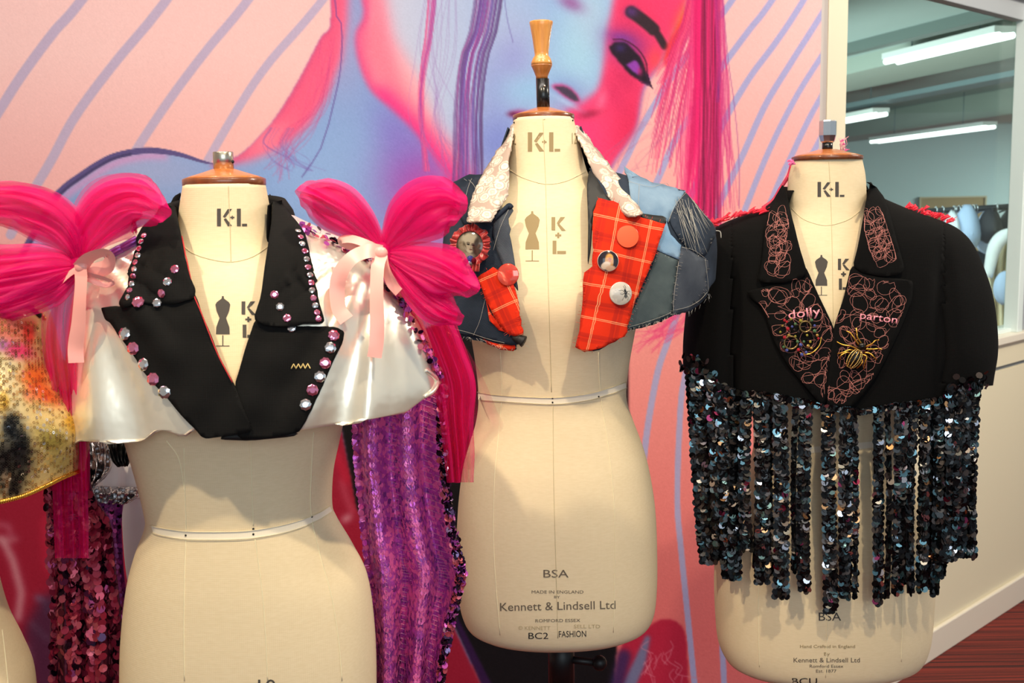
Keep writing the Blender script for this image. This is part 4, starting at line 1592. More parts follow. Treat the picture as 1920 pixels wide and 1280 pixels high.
# ------------------------------------------------------------------ silver bolero on the left form
rows = [(392, 318, 528, .070, .082, 2.1), (408, 296, 552, .082, .092, 2.2), (430, 252, 596, .094, .104, 2.3), (460, 200, 660, .11, .115, 2.4), (500, 166, 716, .125, .12, 2.4), (560, 150, 764, .140, .125, 2.4), (620, 144, 796, .150, .125, 2.4), (680, 140, 816, .156, .122, 2.4), (730, 140, 826, .160, .12, 2.4), (790, 146, 822, .160, .118, 2.4), (850, 150, 815, .158, .115, 2.4)]


def satin_folds(v, t, u, lo):
    if v.y < lo.d + .05:
        px, py = proj(v)
        g = max(0.0, min(1.0, (py - 430) / 350))
        a = 0.0
        if px > 500:
            g *= min(1, (px - 500) / 90)
            q = (px - 715) / max(40, (py - 430)) * 3.4
            a = .015 * g * (1 - abs(math.sin(q * 2.2 + .5))) + .005 * g * math.sin(q * 5.3 + 2)
        elif px < 360:
            g *= min(1, (360 - px) / 100)
            q = (px - 150) / max(40, (py - 440)) * 3.2
            a = .010 * g * math.sin(q * 2.4 + 1.5) + .004 * g * math.sin(q * 5.5)
        v.y -= a
    return v


bol = Loft(rows, DL, 110, 200, satin_folds)
bb_ = bol.bvh()
hemL = [(100, 830), (160, 827), (200, 829), (250, 826), (275, 822), (300, 806), (320, 808), (345, 821), (365, 806), (385, 795), (420, 812), (565, 806), (640, 795), (700, 785), (760, 774), (785, 755), (805, 740), (822, 718), (850, 700)]
trim_hem(bol, lambda px: interp(hemL, px))
bolero = empty('bolero', Vector((cx_l, DL, P(0, 560, DL).z)), 'pale silver satin bolero with black lapels, rhinestones and magenta tulle bows', 'bolero')
V_L = [(312, 340), (322, 470), (342, 530), (362, 596), (396, 666), (440, 740), (474, 654), (496, 604), (512, 540), (520, 460), (528, 340)]
mk('satin_cape', bol.verts, open_front(bol, V_L), SATIN, bolero, solid=.0025, offset=-1)
# rolled satin hem at the right corner
MB().tube(polyline_on(bb_, curve_px([(797, 694), (812, 705), (818, 716), (812, 732), (795, 744)]), .0, 4), .0045, 10, lambda t: .6 + .4 * math.sin(math.pi * t)).build('rolled_hem', SATIN, bolero)

# collar standing behind the neck
vs, fs = [], []
NC = 48
for k in range(NC):
    a = math.radians(lerp(-28, 208, k / (NC - 1)))
    for (rr, py) in ((1.0, 440), (1.0, 400), (1.02, 372), (1.10, 366), (1.22, 384), (1.36, 425), (1.5, 450)):
        base = P(421, py, DL)
        x = base.x + .074 * rr * math.cos(a)
        y = DL + .008 + .072 * rr * math.sin(a)
        dz = -.012 * (1 - max(0, math.sin(a)))
        vs.append(Vector((x, y, base.z + dz)))
fs = [(7 * k + j, 7 * k + j + 1, 7 * k + 8 + j, 7 * k + 7 + j) for k in range(NC - 1) for j in range(6)]
mk('back_collar', vs, fs, BLACK_COTTON, bolero, solid=.002)

cloth_wave = lambda x, y: .0012 * math.sin(x * .06 + y * .04) + .0015 * noise.noise(Vector((x * .02, y * .02, 1)))
collarL = [(340, 360), (326, 368), (317, 386), (298, 418), (276, 437), (266, 455), (259, 478), (250, 510), (244, 540), (235, 566), (240, 575), (290, 573), (330, 571), (368, 563), (370, 545), (361, 524), (350, 480), (344, 448), (337, 415), (333, 392)]
lapL = [(197, 578), (206, 576), (262, 572), (330, 569), (366, 550), (374, 566), (382, 590), (410, 660), (440, 718), (474, 800), (470, 808), (415, 816), (390, 820), (380, 816), (372, 806), (340, 770), (300, 725), (270, 690), (240, 640), (215, 605), (204, 600)]
collarR = [(504, 362), (512, 375), (526, 398), (553, 429), (572, 455), (580, 480), (588, 520), (596, 570), (605, 602), (600, 608), (575, 609), (540, 615), (500, 612), (478, 600), (492, 558), (499, 494), (504, 459), (508, 420)]
lapR = [(540, 612), (595, 612), (630, 614), (643, 622), (640, 640), (625, 670), (600, 730), (575, 785), (563, 806), (555, 811), (500, 820), (448, 823), (446, 770), (441, 720), (452, 685), (462, 650), (480, 598), (500, 600)]
lp_25127 = patch('lower_lapel', lapR, bb_, .004, BLACK_COTTON, bolero, 9, .003, lift=cloth_wave)
lp_66624 = patch('lower_lapel', lapL, bb_, .0075, BLACK_COTTON, bolero, 9, .003, lift=cloth_wave)
lp_99748 = patch('upper_lapel', collarL, bb_, .011, BLACK_COTTON, bolero, 9, .0035, lift=cloth_wave)
lp_98972 = patch('upper_lapel', collarR, bb_, .011, BLACK_COTTON, bolero, 9, .0035, lift=cloth_wave)
patch('lapel_underside', [(415, 818), (475, 806), (560, 812), (550, 818), (470, 826), (414, 824)], bb_, .0005, BLACK_LINING, bolero, 9, .002)
lapel_bvh = bvh_objs(bol, [lp_25127, lp_66624, lp_99748, lp_98972])
mb = MB()
mb.tube(polyline_on(bb_, curve_px([(345, 450), (361, 524), (366, 552), (382, 590), (410, 660), (439, 716)]), .0085, 6), .0009, 5)
mb.build('red_edge_thread', RED_PIPE, bolero)
zz = [(546 + 36 * k / 8, 682 if k % 2 else 691) for k in range(9)]
MB().tube(polyline_on(lapel_bvh, zz, .0008, 3), .0008, 5).build('zigzag_stitching', THREAD_GOLD, bolero)


def gem_mesh(name, m):
    """round brilliant: table, crown facets, girdle"""
    vs, fs = [(0, 0, .52)], []
    n = 8
    for r, z, ph in ((.48, .52, 0), (.80, .34, .5), (1.0, .10, 0), (1.0, 0, 0)):
        for k in range(n):
            a = 2 * math.pi * (k + ph) / n
            vs.append((r * math.cos(a), r * math.sin(a), z))
    for k in range(n):
        k2 = (k + 1) % n
        fs.append((0, 1 + k, 1 + k2))
        fs += [(1 + k, 9 + k, 1 + k2), (1 + k2, 9 + k, 9 + k2), (9 + k, 17 + k, 17 + k2), (9 + k, 17 + k2, 9 + k2), (17 + k, 25 + k, 25 + k2, 17 + k2)]
    me = bpy.data.meshes.new(name)
    me.from_pydata(vs, [], fs)
    me.materials.append(m)
    me.update()
    return me


GP, GC = gem_mesh('rhinestone', GEM_PINK), gem_mesh('rhinestone', GEM_CLEAR)
z1 = lambda x, y: (x / 3.281, 250 + y / 3.282)
stones = []
for k, (x, y) in enumerate([(885, 628), (868, 665), (855, 708), (848, 750), (832, 793), (825, 835), (820, 878), (810, 925), (797, 965), (785, 1007)]):
    stones.append((*z1(x, y), 5.6, k in (0, 2, 4, 6, 8)))
for x, y, s, p in ((850, 1037, 11, 1), (1075, 835, 8, 1), (1030, 912, 8, 0), (993, 985, 8, 1), (966, 1043, 8, 0)):
    stones.append((*z1(x, y), s, p))
for k, (x, y) in enumerate([(262, 518), (318, 615), (387, 723), (452, 820), (527, 908)]):
    stones.append((160 + x / 3.556, 480 + y / 3.556, 12, k % 2))
for k, (x, y) in enumerate([(1110, 738), (1130, 785), (1142, 840), (1162, 898), (1178, 963), (1190, 1027), (1205, 1090), (1215, 1152), (1220, 1212)]):
    stones.append((300 + x / 4.267 - 1, 260 + y / 4.267, 5.8, k in (1, 3, 5, 7)))
for k, (x, y) in enumerate([(525, 280), (537, 328), (549, 376), (558, 418)]):
    stones.append((440 + x / 3.555, 480 + y / 3.555, 5.8, k != 1))
for k, (x, y) in enumerate([(265, 257), (303, 338), (350, 413), (380, 480)]):
    stones.append((440 + x / 3.555, 480 + y / 3.555, 7.6, k % 2 == 0))
for k, (x, y) in enumerate([(660, 528), (638, 610), (603, 712), (568, 803), (518, 893), (472, 990)]):
    stones.append((440 + x / 3.555, 480 + y / 3.555, 10.5, k % 2 == 0))
for x, y, s, p in stones:
    on_collar = in_poly(x, y, collarL) or in_poly(x, y, collarR)
    q, n = hit(lapel_bvh, x, y, .0004)
    o = world_child('rhinestone', GP if p else GC, bolero, q, tilt_n(n, .05, random), random.random())
    o.scale = (s * .7 / 1000 * 1.04, s * .7 / 1000 * 1.04, s * .7 / 1000 * .62)


# ---- tulle bows
def petal(name, bow, rows, thick=.5, layers=3, m=TULLE, seed=0, gathers=4):
    """a loop of net folded out from the knot and back, pleated at the knot. rows: (px, py, half width in px, depth) from knot to tip"""
    mb, uvs = MB(), []
    rs = catmull(rows, 40)
    hmax = max(r[2] for r in rows)
    for lay in range(layers):
        sc = 1 - .15 * lay
        nu, nv = 46, 64
        vs = []
        for j in range(nv):
            s = j / (nv - 1)
            v0 = math.sin(math.pi * s) * (1 - .10 * lay)
            off = -hmax * .42 * thick * sc * math.sin(2 * math.pi * s) * rows[-1][3] / F
            for i in range(nu):
                w = 2 * i / (nu - 1) - 1
                v = v0 * (1 - .30 * w * w * v0 + .05 * noise.noise(Vector((w * 2.5, seed, lay + s))))
                k = min(max(v, 0) * 39, 38.999)
                a, f = int(k), k - int(k)
                px, py, hw, y = (lerp(rs[a][q], rs[a + 1][q], f) for q in range(4))
                hw = max(hw, .74 * hmax * min(1, max(0, (v - .6) / .2))) if v > .6 else hw
                tx, ty = rs[a + 1][0] - rs[a][0], rs[a + 1][1] - rs[a][1]
                l = math.hypot(tx, ty) or 1
                tx, ty = tx / l, ty / l
                ww = hw * sc * (w + .10 * noise.noise(Vector((w * 3, v * 3, seed + lay))))
                c = P(px - ty * ww, py + tx * ww, y)
                pl = (.0006 + .0075 * v) * math.sin(gathers * 1.9 * w + seed + 3 * lay + 2 * s + 1.5 * noise.noise(Vector((w * 2, v * 2, seed))))
                c.y += off * (1 - .35 * w * w) + pl + .012 * v * noise.noise(Vector((w * 2.2 + 7 * lay, v * 3.5, seed + 2 * (s > .5))))  + hmax * .28 * w * w * v * y / F
                vs.append(c)
                uvs.append((100 * (w + seed), 100 * (2 * s + lay * 3)))
        mb.add(vs, grid_faces(nu, nv))
    return mb.build(name, m, bow, px=uvs)


def ribbon(name, parent, pts, w, m=RIBBON, twist=None, n=40):
    """satin ribbon: pts (px, py, depth), width in metres, twist(t) turns its face"""
    c = [P(p[0], p[1], p[2]) for p in catmull(pts, n)]
    vs = []
    for k in range(n):
        t = (c[min(k + 1, n - 1)] - c[max(k - 1, 0)]).normalized()
        view = Vector((0, -1, 0))
        s = t.cross(view)
        s = s.normalized() if s.length > 1e-4 else Vector((1, 0, 0))
        if twist:
            s = Matrix.Rotation(twist(k / (n - 1)), 3, t) @ s
        for q in (-.5, -.17, .17, .5):
            vs.append(c[k] + s * w * q)
    fs = [(4 * k + j, 4 * k + j + 1, 4 * k + 5 + j, 4 * k + 4 + j) for k in range(n - 1) for j in range(3)]
    return mk(name, vs, fs, m, parent, True)


KL = P(150, 500, 1.385)
bowL = mk('tulle_bow', *(lambda m: (m.v, m.f))(MB().ball(KL, .013, 1, .8, 1.2, nu=14, nv=10)), TULLE, bolero)
petal('tulle_loop', bowL, [(150, 500, 6, 1.385), (150, 470, 26, 1.38), (170, 430, 48, 1.375), (205, 395, 62, 1.37), (250, 380, 56, 1.37), (290, 392, 42, 1.37), (316, 406, 16, 1.37)], .5, 3, seed=1.0)
petal('tulle_loop', bowL, [(150, 500, 6, 1.385), (138, 460, 30, 1.375), (112, 425, 46, 1.37), (70, 400, 52, 1.36), (20, 385, 46, 1.35), (-40, 385, 46, 1.34), (-80, 395, 26, 1.34)], .5, 3, seed=2.0)
petal('tulle_loop', bowL, [(150, 500, 6, 1.385), (120, 500, 30, 1.375), (80, 506, 50, 1.36), (20, 518, 62, 1.35), (-40, 530, 70, 1.34), (-100, 540, 50, 1.34)], .55, 3, seed=3.0)
petal('tulle_loop', bowL, [(150, 500, 6, 1.385), (124, 518, 26, 1.378), (88, 536, 40, 1.368), (36, 552, 46, 1.355), (-20, 562, 48, 1.345), (-80, 570, 30, 1.34)], .55, 3, seed=8.3)
d = Drape([(505, 128, 158, 1.39), (560, 84, 150, 1.385), (640, 78, 146, 1.385), (720, 90, 152, 1.39), (800, 96, 160, 1.40), (900, 98, 164, 1.41), (970, 100, 166, 1.42), (1046, 103, 166, 1.43)], 50, 60, 3, .010, 1.0)
mk('tulle_tail', d.verts, d.faces, TULLE_THIN, bowL, px=d.uv)
d = Drape([(505, 132, 160, 1.398), (600, 90, 152, 1.395), (720, 86, 160, 1.40), (830, 92, 168, 1.405), (920, 94, 168, 1.42)], 50, 50, 4, .012, 2.3)
mk('tulle_tail', d.verts, d.faces, TULLE_THIN, bowL, px=d.uv)
ribbon('ribbon_loop', bowL, [(150, 502, 1.365), (168, 482, 1.35), (195, 474, 1.34), (207, 482, 1.345), (200, 500, 1.36), (170, 508, 1.365), (150, 504, 1.368)], .019, twist=lambda t: .5 * math.sin(t * 6.28) + .5)
ribbon('ribbon_loop', bowL, [(150, 502, 1.37), (168, 514, 1.36), (195, 522, 1.355), (212, 530, 1.36), (196, 534, 1.368), (165, 522, 1.37)], .010, twist=lambda t: .9)
ribbon('ribbon_tail', bowL, [(150, 502, 1.362), (152, 520, 1.355), (150, 560, 1.352), (147, 610, 1.356), (142, 650, 1.36), (143, 680, 1.36)], .019, twist=lambda t: .35 * math.sin(t * 5))
ribbon('ribbon_tail', bowL, [(150, 502, 1.366), (135, 510, 1.37), (118, 524, 1.375), (104, 540, 1.378)], .012, twist=lambda t: .8)
MB().ball(P(152, 500, 1.362), .0072, 1.2, .7, 1, nu=12, nv=8).build('ribbon_knot', RIBBON, bowL)

KR = P(716, 474, 1.40)
bowR = mk('tulle_bow', *(lambda m: (m.v, m.f))(MB().ball(KR, .013, 1, .8, 1.2, nu=14, nv=10)), TULLE, bolero)
petal('tulle_loop', bowR, [(718, 474, 6, 1.40), (695, 445, 24, 1.395), (665, 415, 40, 1.385), (632, 390, 48, 1.38), (600, 372, 42, 1.375), (575, 362, 30, 1.375), (556, 355, 12, 1.375)], .5, 3, seed=4.0)
petal('tulle_loop', bowR, [(718, 474, 6, 1.40), (738, 446, 28, 1.395), (768, 414, 52, 1.385), (802, 392, 60, 1.38), (834, 384, 52, 1.38), (858, 386, 38, 1.38), (876, 390, 14, 1.38)], .5, 3, seed=5.5)
petal('tulle_loop', bowR, [(718, 474, 6, 1.40), (750, 480, 24, 1.395), (790, 492, 40, 1.385), (830, 510, 52, 1.38), (866, 530, 40, 1.375), (896, 548, 14, 1.375)], .5, 3, seed=6.4)
petal('tulle_loop', bowR, [(718, 476, 6, 1.40), (748, 508, 18, 1.395), (784, 545, 30, 1.39), (820, 575, 34, 1.388), (848, 592, 24, 1.388), (868, 600, 8, 1.388)], .5, 3, seed=7.7)
d = Drape([(478, 712, 736, 1.43), (540, 738, 800, 1.45), (600, 768, 846, 1.47), (660, 795, 872, 1.48), (720, 815, 892, 1.48), (790, 828, 888, 1.48), (850, 836, 890, 1.48), (904, 842, 888, 1.48)], 60, 70, 4, .014, .7)
mk('tulle_tail', d.verts, d.faces, TULLE_THIN, bowR, px=d.uv)
d = Drape([(480, 714, 740, 1.445), (560, 745, 830, 1.47), (640, 780, 868, 1.49), (720, 810, 892, 1.50), (800, 826, 880, 1.50), (905, 838, 862, 1.50)], 60, 60, 3, .012, 2.7)
mk('tulle_tail', d.verts, d.faces, TULLE_THIN, bowR, px=d.uv)
d = Drape([(640, 846, 868, 1.50), (690, 850, 896, 1.50), (730, 852, 916, 1.50), (770, 852, 932, 1.50), (800, 850, 944, 1.50), (830, 848, 920, 1.50), (880, 846, 890, 1.50)], 40, 50, 2, .008, 1.7)
mk('tulle_tail', d.verts, d.faces, TULLE_SHEER, bowR, px=d.uv)
ribbon('ribbon_loop', bowR, [(716, 474, 1.385), (694, 470, 1.375), (665, 480, 1.368), (645, 500, 1.366), (634, 524, 1.366), (632, 548, 1.366), (636, 580, 1.362), (650, 600, 1.36)], .020, twist=lambda t: .5 * math.sin(5 * t + .4))
ribbon('ribbon_loop', bowR, [(716, 472, 1.39), (690, 458, 1.382), (660, 448, 1.38), (640, 450, 1.382), (650, 460, 1.388), (690, 468, 1.39)], .013, twist=lambda t: .7)
ribbon('ribbon_tail', bowR, [(714, 476, 1.38), (708, 500, 1.37), (706, 550, 1.356), (707, 600, 1.35), (706, 640, 1.348), (702, 670, 1.346)], .0185, twist=lambda t: .3 * math.sin(t * 5))
ribbon('ribbon_tail', bowR, [(716, 478, 1.382), (724, 505, 1.378), (734, 530, 1.38), (748, 548, 1.385)], .014, twist=lambda t: .6 * math.sin(5 * t))
MB().ball(P(714, 474, 1.381), .0075, 1.2, .7, 1.1, nu=12, nv=8).build('ribbon_knot', RIBBON, bowR)


# ---- sequins
def sequin_field(parent, dr, nu, nv, r, mats_w, tilt=.25, u0=0, u1=1, v0=0, v1=1, lift=.0015, singles=0, name='sequin_cover', gap=0.0, seed=1, up=.18):
    """rows of discs over a drape, split per colour; some of them are objects of their own"""
    rn = random.Random(seed)
    mbs = {m.name: (m, MB()) for m, w in mats_w}
    pool = []
    for j in range(nv):
        for i in range(nu):
            if rn.random() < gap:
                continue
            u = lerp(u0, u1, (i + .5 * (j % 2) + rn.uniform(-.15, .15)) / nu)
            v = lerp(v0, v1, (j + rn.uniform(-.2, .2)) / max(nv - 1, 1))
            if not (0 <= u <= 1 and 0 <= v <= 1):
                continue
            p, n = dr.at(u, v)
            t = rn.random()
            acc = 0
            for m, w in mats_w:
                acc += w
                if t <= acc:
                    break
            nn = tilt_n(n + Vector((0, 0, up)), tilt, rn)
            pool.append((p + n * (lift + rn.random() * .001), nn, m))
    rn.shuffle(pool)
    for k, (p, n, m) in enumerate(pool):
        if k < singles:
            world_child('sequin', DISC[(m.name, round(r, 5))] if (m.name, round(r, 5)) in DISC else DISC.setdefault((m.name, round(r, 5)), disc_mesh('sequin', r, m)), parent, p + n * .0012, n)
        else:
            add_disc(mbs[m.name][1], p, n, r)
    V, Fc, fm, ms = [], [], [], []
    for m, b in mbs.values():
        if b.v:
            base = len(V)
            V += b.v
            Fc += [tuple(base + q for q in f) for f in b.f]
            fm += [len(ms)] * len(b.f)
            ms.append(m)
    if V:
        mk(name, V, Fc, ms[0], parent, False, kind='stuff', mats=ms[1:], fmat=fm)


DISC = {}
# purple length at the right of the form
trainR = Drape([(720, 668, 836, 1.585), (800, 664, 832, 1.585), (880, 668, 836, 1.58), (960, 676, 846, 1.575), (1040, 684, 862, 1.57), (1085, 690, 869, 1.57), (1150, 694, 852, 1.57), (1220, 698, 838, 1.57), (1320, 698, 826, 1.57)], 80, 90, 2.6, .030, .8, harm=.1)
tr = mk('sequin_train', trainR.verts, trainR.faces, PURPLE_CLOTH, bolero, solid=.002)
sequin_field(tr, trainR, 36, 150, .0045, [(SEQ_PURPLE, .50), (SEQ_PURPLE_P, .42), (SEQ_VIOLET, .08)], .05, seed=2, up=.04, singles=0)
sequin_field(tr, trainR, 4, 100, .0050, [(SEQ_DARK, .5), (SEQ_PURPLE, .2), (SEQ_CRIM_P, .2), (SEQ_LILAC, .1)], .6, u0=.955, u1=1.0, seed=3, singles=90, lift=.003, name='sequin_edge')
sequin_field(tr, trainR, 2, 60, .0050, [(SEQ_PURPLE, .5), (SEQ_PURPLE_P, .5)], .5, u0=0, u1=.05, seed=5, singles=50, lift=.003, name='sequin_edge')
mb = MB()
for k in range(62):
    v = (k + .5) / 62
    for (a, b) in ((.06, .24), (.36, .62), (.74, .93)):
        mb.tube([trainR.at(lerp(a, b, t), min(1, v + .02 * t))[0] + Vector((0, -.0036, 0)) for t in (0, .25, .5, .75, 1)], .00035, 4)
mb.build('row_stitching', mat('pale_pink_thread', L(232, 160, 190), .6), tr, kind='stuff')
# narrow sequin border running from the collar over the shoulder
edge_px = curve_px([(556, 426), (600, 447), (650, 468), (690, 490), (722, 530), (755, 580), (785, 632), (805, 676), (826, 712)], 70)
mbs = {}
for k in range(260):
    t = random.random() * 68
    i = int(t)
    x = lerp(edge_px[i][0], edge_px[i + 1][0], t - i) + random.gauss(0, 3.2)
    y = lerp(edge_px[i][1], edge_px[i + 1][1], t - i) + random.gauss(0, 3.2)
    q, n = hit(bb_, x, y, .003 + random.random() * .004, 1.5)
    m = random.choice((SEQ_PURPLE, SEQ_PURPLE_P, SEQ_DARK, SEQ_VIOLET, SEQ_CRIM_P))
    add_disc(mbs.setdefault(m.name, (m, MB()))[1], q, tilt_n(n, .5, random), .0042)
V_, F_, fm, ms = [], [], [], []
for m, b in mbs.values():
    base = len(V_); V_ += b.v; F_ += [tuple(base + q for q in f) for f in b.f]; fm += [len(ms)] * len(b.f); ms.append(m)
mk('sequin_border', V_, F_, ms[0], bolero, False, kind='stuff', mats=ms[1:], fmat=fm)
mb = MB()
mb.tube(polyline_on(bb_, curve_px([(262, 452), (245, 462), (225, 472), (208, 482)]), .004, 4), .006, 8)
mb.build('sequin_band', SEQ_VIOLET, bolero)
# crimson length at the left, half under the tulle
trainL = Drape([(850, 96, 166, 1.50), (920, 90, 172, 1.50), (980, 92, 206, 1.495), (1040, 93, 212, 1.49), (1120, 95, 222, 1.49), (1200, 94, 228, 1.49), (1320, 94, 232, 1.49)], 60, 70, 2.4, .014, .3)
tr = mk('sequin_train', trainL.verts, trainL.faces, WINE_CLOTH, bolero, solid=.002, label='crimson sequin length under the tulle tail')
sequin_field(tr, trainL, 18, 74, .0062, [(SEQ_CRIM, .50), (SEQ_CRIM_P, .24), (SEQ_WINE, .20), (SEQ_DARK, .06)], .30, seed=7, singles=110, lift=.003)
under = Drape([(936, 166, 232, 1.685), (980, 168, 228, 1.68), (1060, 176, 232, 1.68), (1160, 190, 240, 1.68), (1320, 196, 252, 1.68)], 40, 50, 2, .012, 1.9)
tr = mk('sequin_underlayer', under.verts, under.faces, PURPLE_CLOTH, bolero, solid=.002)
sequin_field(tr, under, 10, 70, .0042, [(SEQ_VIOLET, .6), (SEQ_PURPLE, .25), (SEQ_DARK, .15)], .12, seed=9)

# ---- white and silver dress seen behind the left form
wd = bolero  # a separate dress, only parented to the bolero
d = Drape([(800, 150, 300, 1.70), (850, 158, 300, 1.70), (900, 165, 300, 1.70), (935, 170, 290, 1.70)], 40, 40, 2, .006, .5)
mk('bodice_panel', d.verts, d.faces, WHITE_CLOTH, wd, solid=.003, label='white cloth bodice panel')
d = Drape([(915, 226, 320, 1.72), (960, 228, 320, 1.72), (1020, 231, 320, 1.72), (1070, 236, 320, 1.72), (1100, 243, 320, 1.72), (1112, 262, 320, 1.72)], 40, 50, 1, .004, .5, curve=.02)
mk('skirt', d.verts, d.faces, WHITE_CLOTH, wd, solid=.003, label='white underskirt end')
d = Drape([(822, 150, 205, 1.665), (850, 152, 210, 1.66), (880, 154, 208, 1.66), (900, 158, 192, 1.665), (914, 160, 176, 1.67)], 50, 50, 3, .010, 2.0, ruffle=.012)
mk('silver_panel', d.verts, d.faces, SILVER, wd, solid=.002)
d = Drape([(912, 165, 266, 1.668), (922, 166, 264, 1.66), (934, 170, 256, 1.664), (944, 176, 236, 1.67)], 60, 20, 6, .008, 1.2, ruffle=.014)
mk('silver_edging', d.verts, d.faces, SILVER, wd, solid=.002)
d = Drape([(815, 196, 262, 1.655), (840, 204, 250, 1.65), (862, 212, 244, 1.652), (874, 222, 240, 1.655)], 40, 24, 5, .008, .3, ruffle=.01)
mk('black_ruffle', d.verts, d.faces, BLACK_LINING, wd, solid=.002)

# ------------------------------------------------------------------ denim and tartan capelet on the middle form
def denim(name, a, b, seed=0):
    m = mat(name, a, 0.85, **{'Specular IOR Level': 0.15})
    n = tex_noise(m, 22, 6)
    r = ramp(m, n.outputs['Fac'], [(0.32, a), (0.72, b)])
    c = nd(m, 'ShaderNodeTexCoord')
    w = nd(m, 'ShaderNodeTexWave', wave_type='BANDS', bands_direction='DIAGONAL')
    w.inputs['Scale'].default_value = 240
    w.inputs['Distortion'].default_value = 2
    lk(m, c.outputs['Object'], w.inputs['Vector'])
    mx = nd(m, 'ShaderNodeMixRGB', blend_type='MULTIPLY')
    mx.inputs[0].default_value = .35
    lk(m, r.outputs['Color'], mx.inputs[1])
    lk(m, w.outputs['Color'], mx.inputs[2])
    lk(m, mx.outputs[0], bsdf(m).inputs['Base Color'])
    bump(m, w.outputs['Fac'], .25, .0008)
    return m


DEN_LIGHT = denim('light_blue_denim', L(104, 134, 164), L(140, 166, 190))
DEN_MID = denim('mid_blue_denim', L(112, 150, 186), L(150, 178, 204))
DEN_GREY = denim('grey_green_denim', L(66, 78, 84), L(92, 104, 106))
DEN_DARK = denim('dark_denim', L(34, 42, 54), L(58, 68, 84))
DEN_INDIGO = denim('indigo_denim', L(30, 38, 50), L(46, 56, 72))
DEN_SLATE = denim('slate_denim', L(58, 64, 76), L(84, 90, 100))


def tartan_mat(name, ang):
    m = mat(name, L(214, 52, 24), .85, **{'Specular IOR Level': .15})
    uv = nd(m, 'ShaderNodeUVMap', uv_map='print')
    mp = nd(m, 'ShaderNodeMapping')
    mp.inputs['Rotation'].default_value = (0, 0, ang)
    lk(m, uv.outputs[0], mp.inputs['Vector'])
    sp = nd(m, 'ShaderNodeSeparateXYZ')
    lk(m, mp.outputs[0], sp.inputs[0])
    cols = []
    base = L(210, 46, 20)
    prev = None
    for ax, ph in (('X', .13), ('Y', .05)):
        mu = nd(m, 'ShaderNodeMath', operation='MULTIPLY_ADD')
        mu.inputs[1].default_value = 1 / .62
        mu.inputs[2].default_value = ph + 5
        lk(m, sp.outputs[ax], mu.inputs[0])
        fr = nd(m, 'ShaderNodeMath', operation='FRACT')
        lk(m, mu.outputs[0], fr.inputs[0])
        r = ramp(m, fr.outputs[0], [(0, (0, 0, 0, 1)), (.18, (0, 0, 0, 1)), (.20, (.55, .55, .55, 1)), (.30, (.75, .75, .75, 1)), (.32, (.1, .1, .1, 1)), (.36, (.6, .6, .6, 1)), (.44, (.4, .4, .4, 1)), (.46, (0, 0, 0, 1))])
        r2 = ramp(m, fr.outputs[0], [(0, (0, 0, 0, 1)), (.70, (0, 0, 0, 1)), (.705, (.7, .7, .7, 1)), (.72, (.7, .7, .7, 1)), (.725, (0, 0, 0, 1)), (.745, (0, 0, 0, 1)), (.75, (.6, .6, .6, 1)), (.765, (.6, .6, .6, 1)), (.77, (0, 0, 0, 1))])
        cols.append((r, r2))
    mx = None
    cur = None
    for k, (r, r2) in enumerate(cols):
        a = nd(m, 'ShaderNodeMixRGB')
        if cur is None:
            a.inputs[1].default_value = base
        else:
            lk(m, cur, a.inputs[1])
        a.inputs[2].default_value = L(128, 22, 26)
        h = nd(m, 'ShaderNodeMath', operation='MULTIPLY')
        h.inputs[1].default_value = .62
        lk(m, r.outputs['Color'], h.inputs[0])
        lk(m, h.outputs[0], a.inputs[0])
        cur = a.outputs[0]
    for r, r2 in cols:
        a = nd(m, 'ShaderNodeMixRGB')
        lk(m, cur, a.inputs[1])
        a.inputs[2].default_value = L(236, 172, 124)
        lk(m, r2.outputs['Color'], a.inputs[0])
        cur = a.outputs[0]
    lk(m, cur, bsdf(m).inputs['Base Color'])
    n = tex_noise(m, 900, 2)
    bump(m, n.outputs['Fac'], .2, .0008)
    return m


TARTAN_R = tartan_mat('red_tartan_right', math.radians(-12))
TARTAN_L = tartan_mat('red_tartan_left', math.radians(24))
LACE = mat('cream_lace', L(214, 200, 184), .8)
c_ = nd(LACE, 'ShaderNodeTexCoord')
v_ = nd(LACE, 'ShaderNodeTexVoronoi', feature='F1')
v_.inputs['Scale'].default_value = 52
lk(LACE, c_.outputs['Object'], v_.inputs['Vector'])
w_ = nd(LACE, 'ShaderNodeTexNoise')
w_.inputs['Scale'].default_value = 300
w_.inputs['Detail'].default_value = 3
lk(LACE, c_.outputs['Object'], w_.inputs['Vector'])
ad_ = nd(LACE, 'ShaderNodeMath', operation='MULTIPLY_ADD')
ad_.inputs[1].default_value = .22
lk(LACE, w_.outputs['Fac'], ad_.inputs[0])
lk(LACE, v_.outputs['Distance'], ad_.inputs[2])
# round flower heads: pale heart, ring, petals, then thin net between them
r_ = ramp(LACE, ad_.outputs[0], [(.16, L(222, 206, 190)), (.30, L(200, 178, 166)), (.36, L(226, 212, 196)), (.50, L(224, 210, 194)), (.60, L(178, 158, 146)), (.66, L(218, 204, 188)), (.80, L(166, 146, 134))])
lk(LACE, r_.outputs['Color'], bsdf(LACE).inputs['Base Color'])
r2_ = ramp(LACE, ad_.outputs[0], [(.16, (.8, .8, .8, 1)), (.30, (.3, .3, .3, 1)), (.40, (1, 1, 1, 1)), (.50, (.9, .9, .9, 1)), (.60, (0, 0, 0, 1)), (.66, (.4, .4, .4, 1)), (.80, (0, 0, 0, 1))])
bump(LACE, r2_.outputs['Color'], .7, .003)

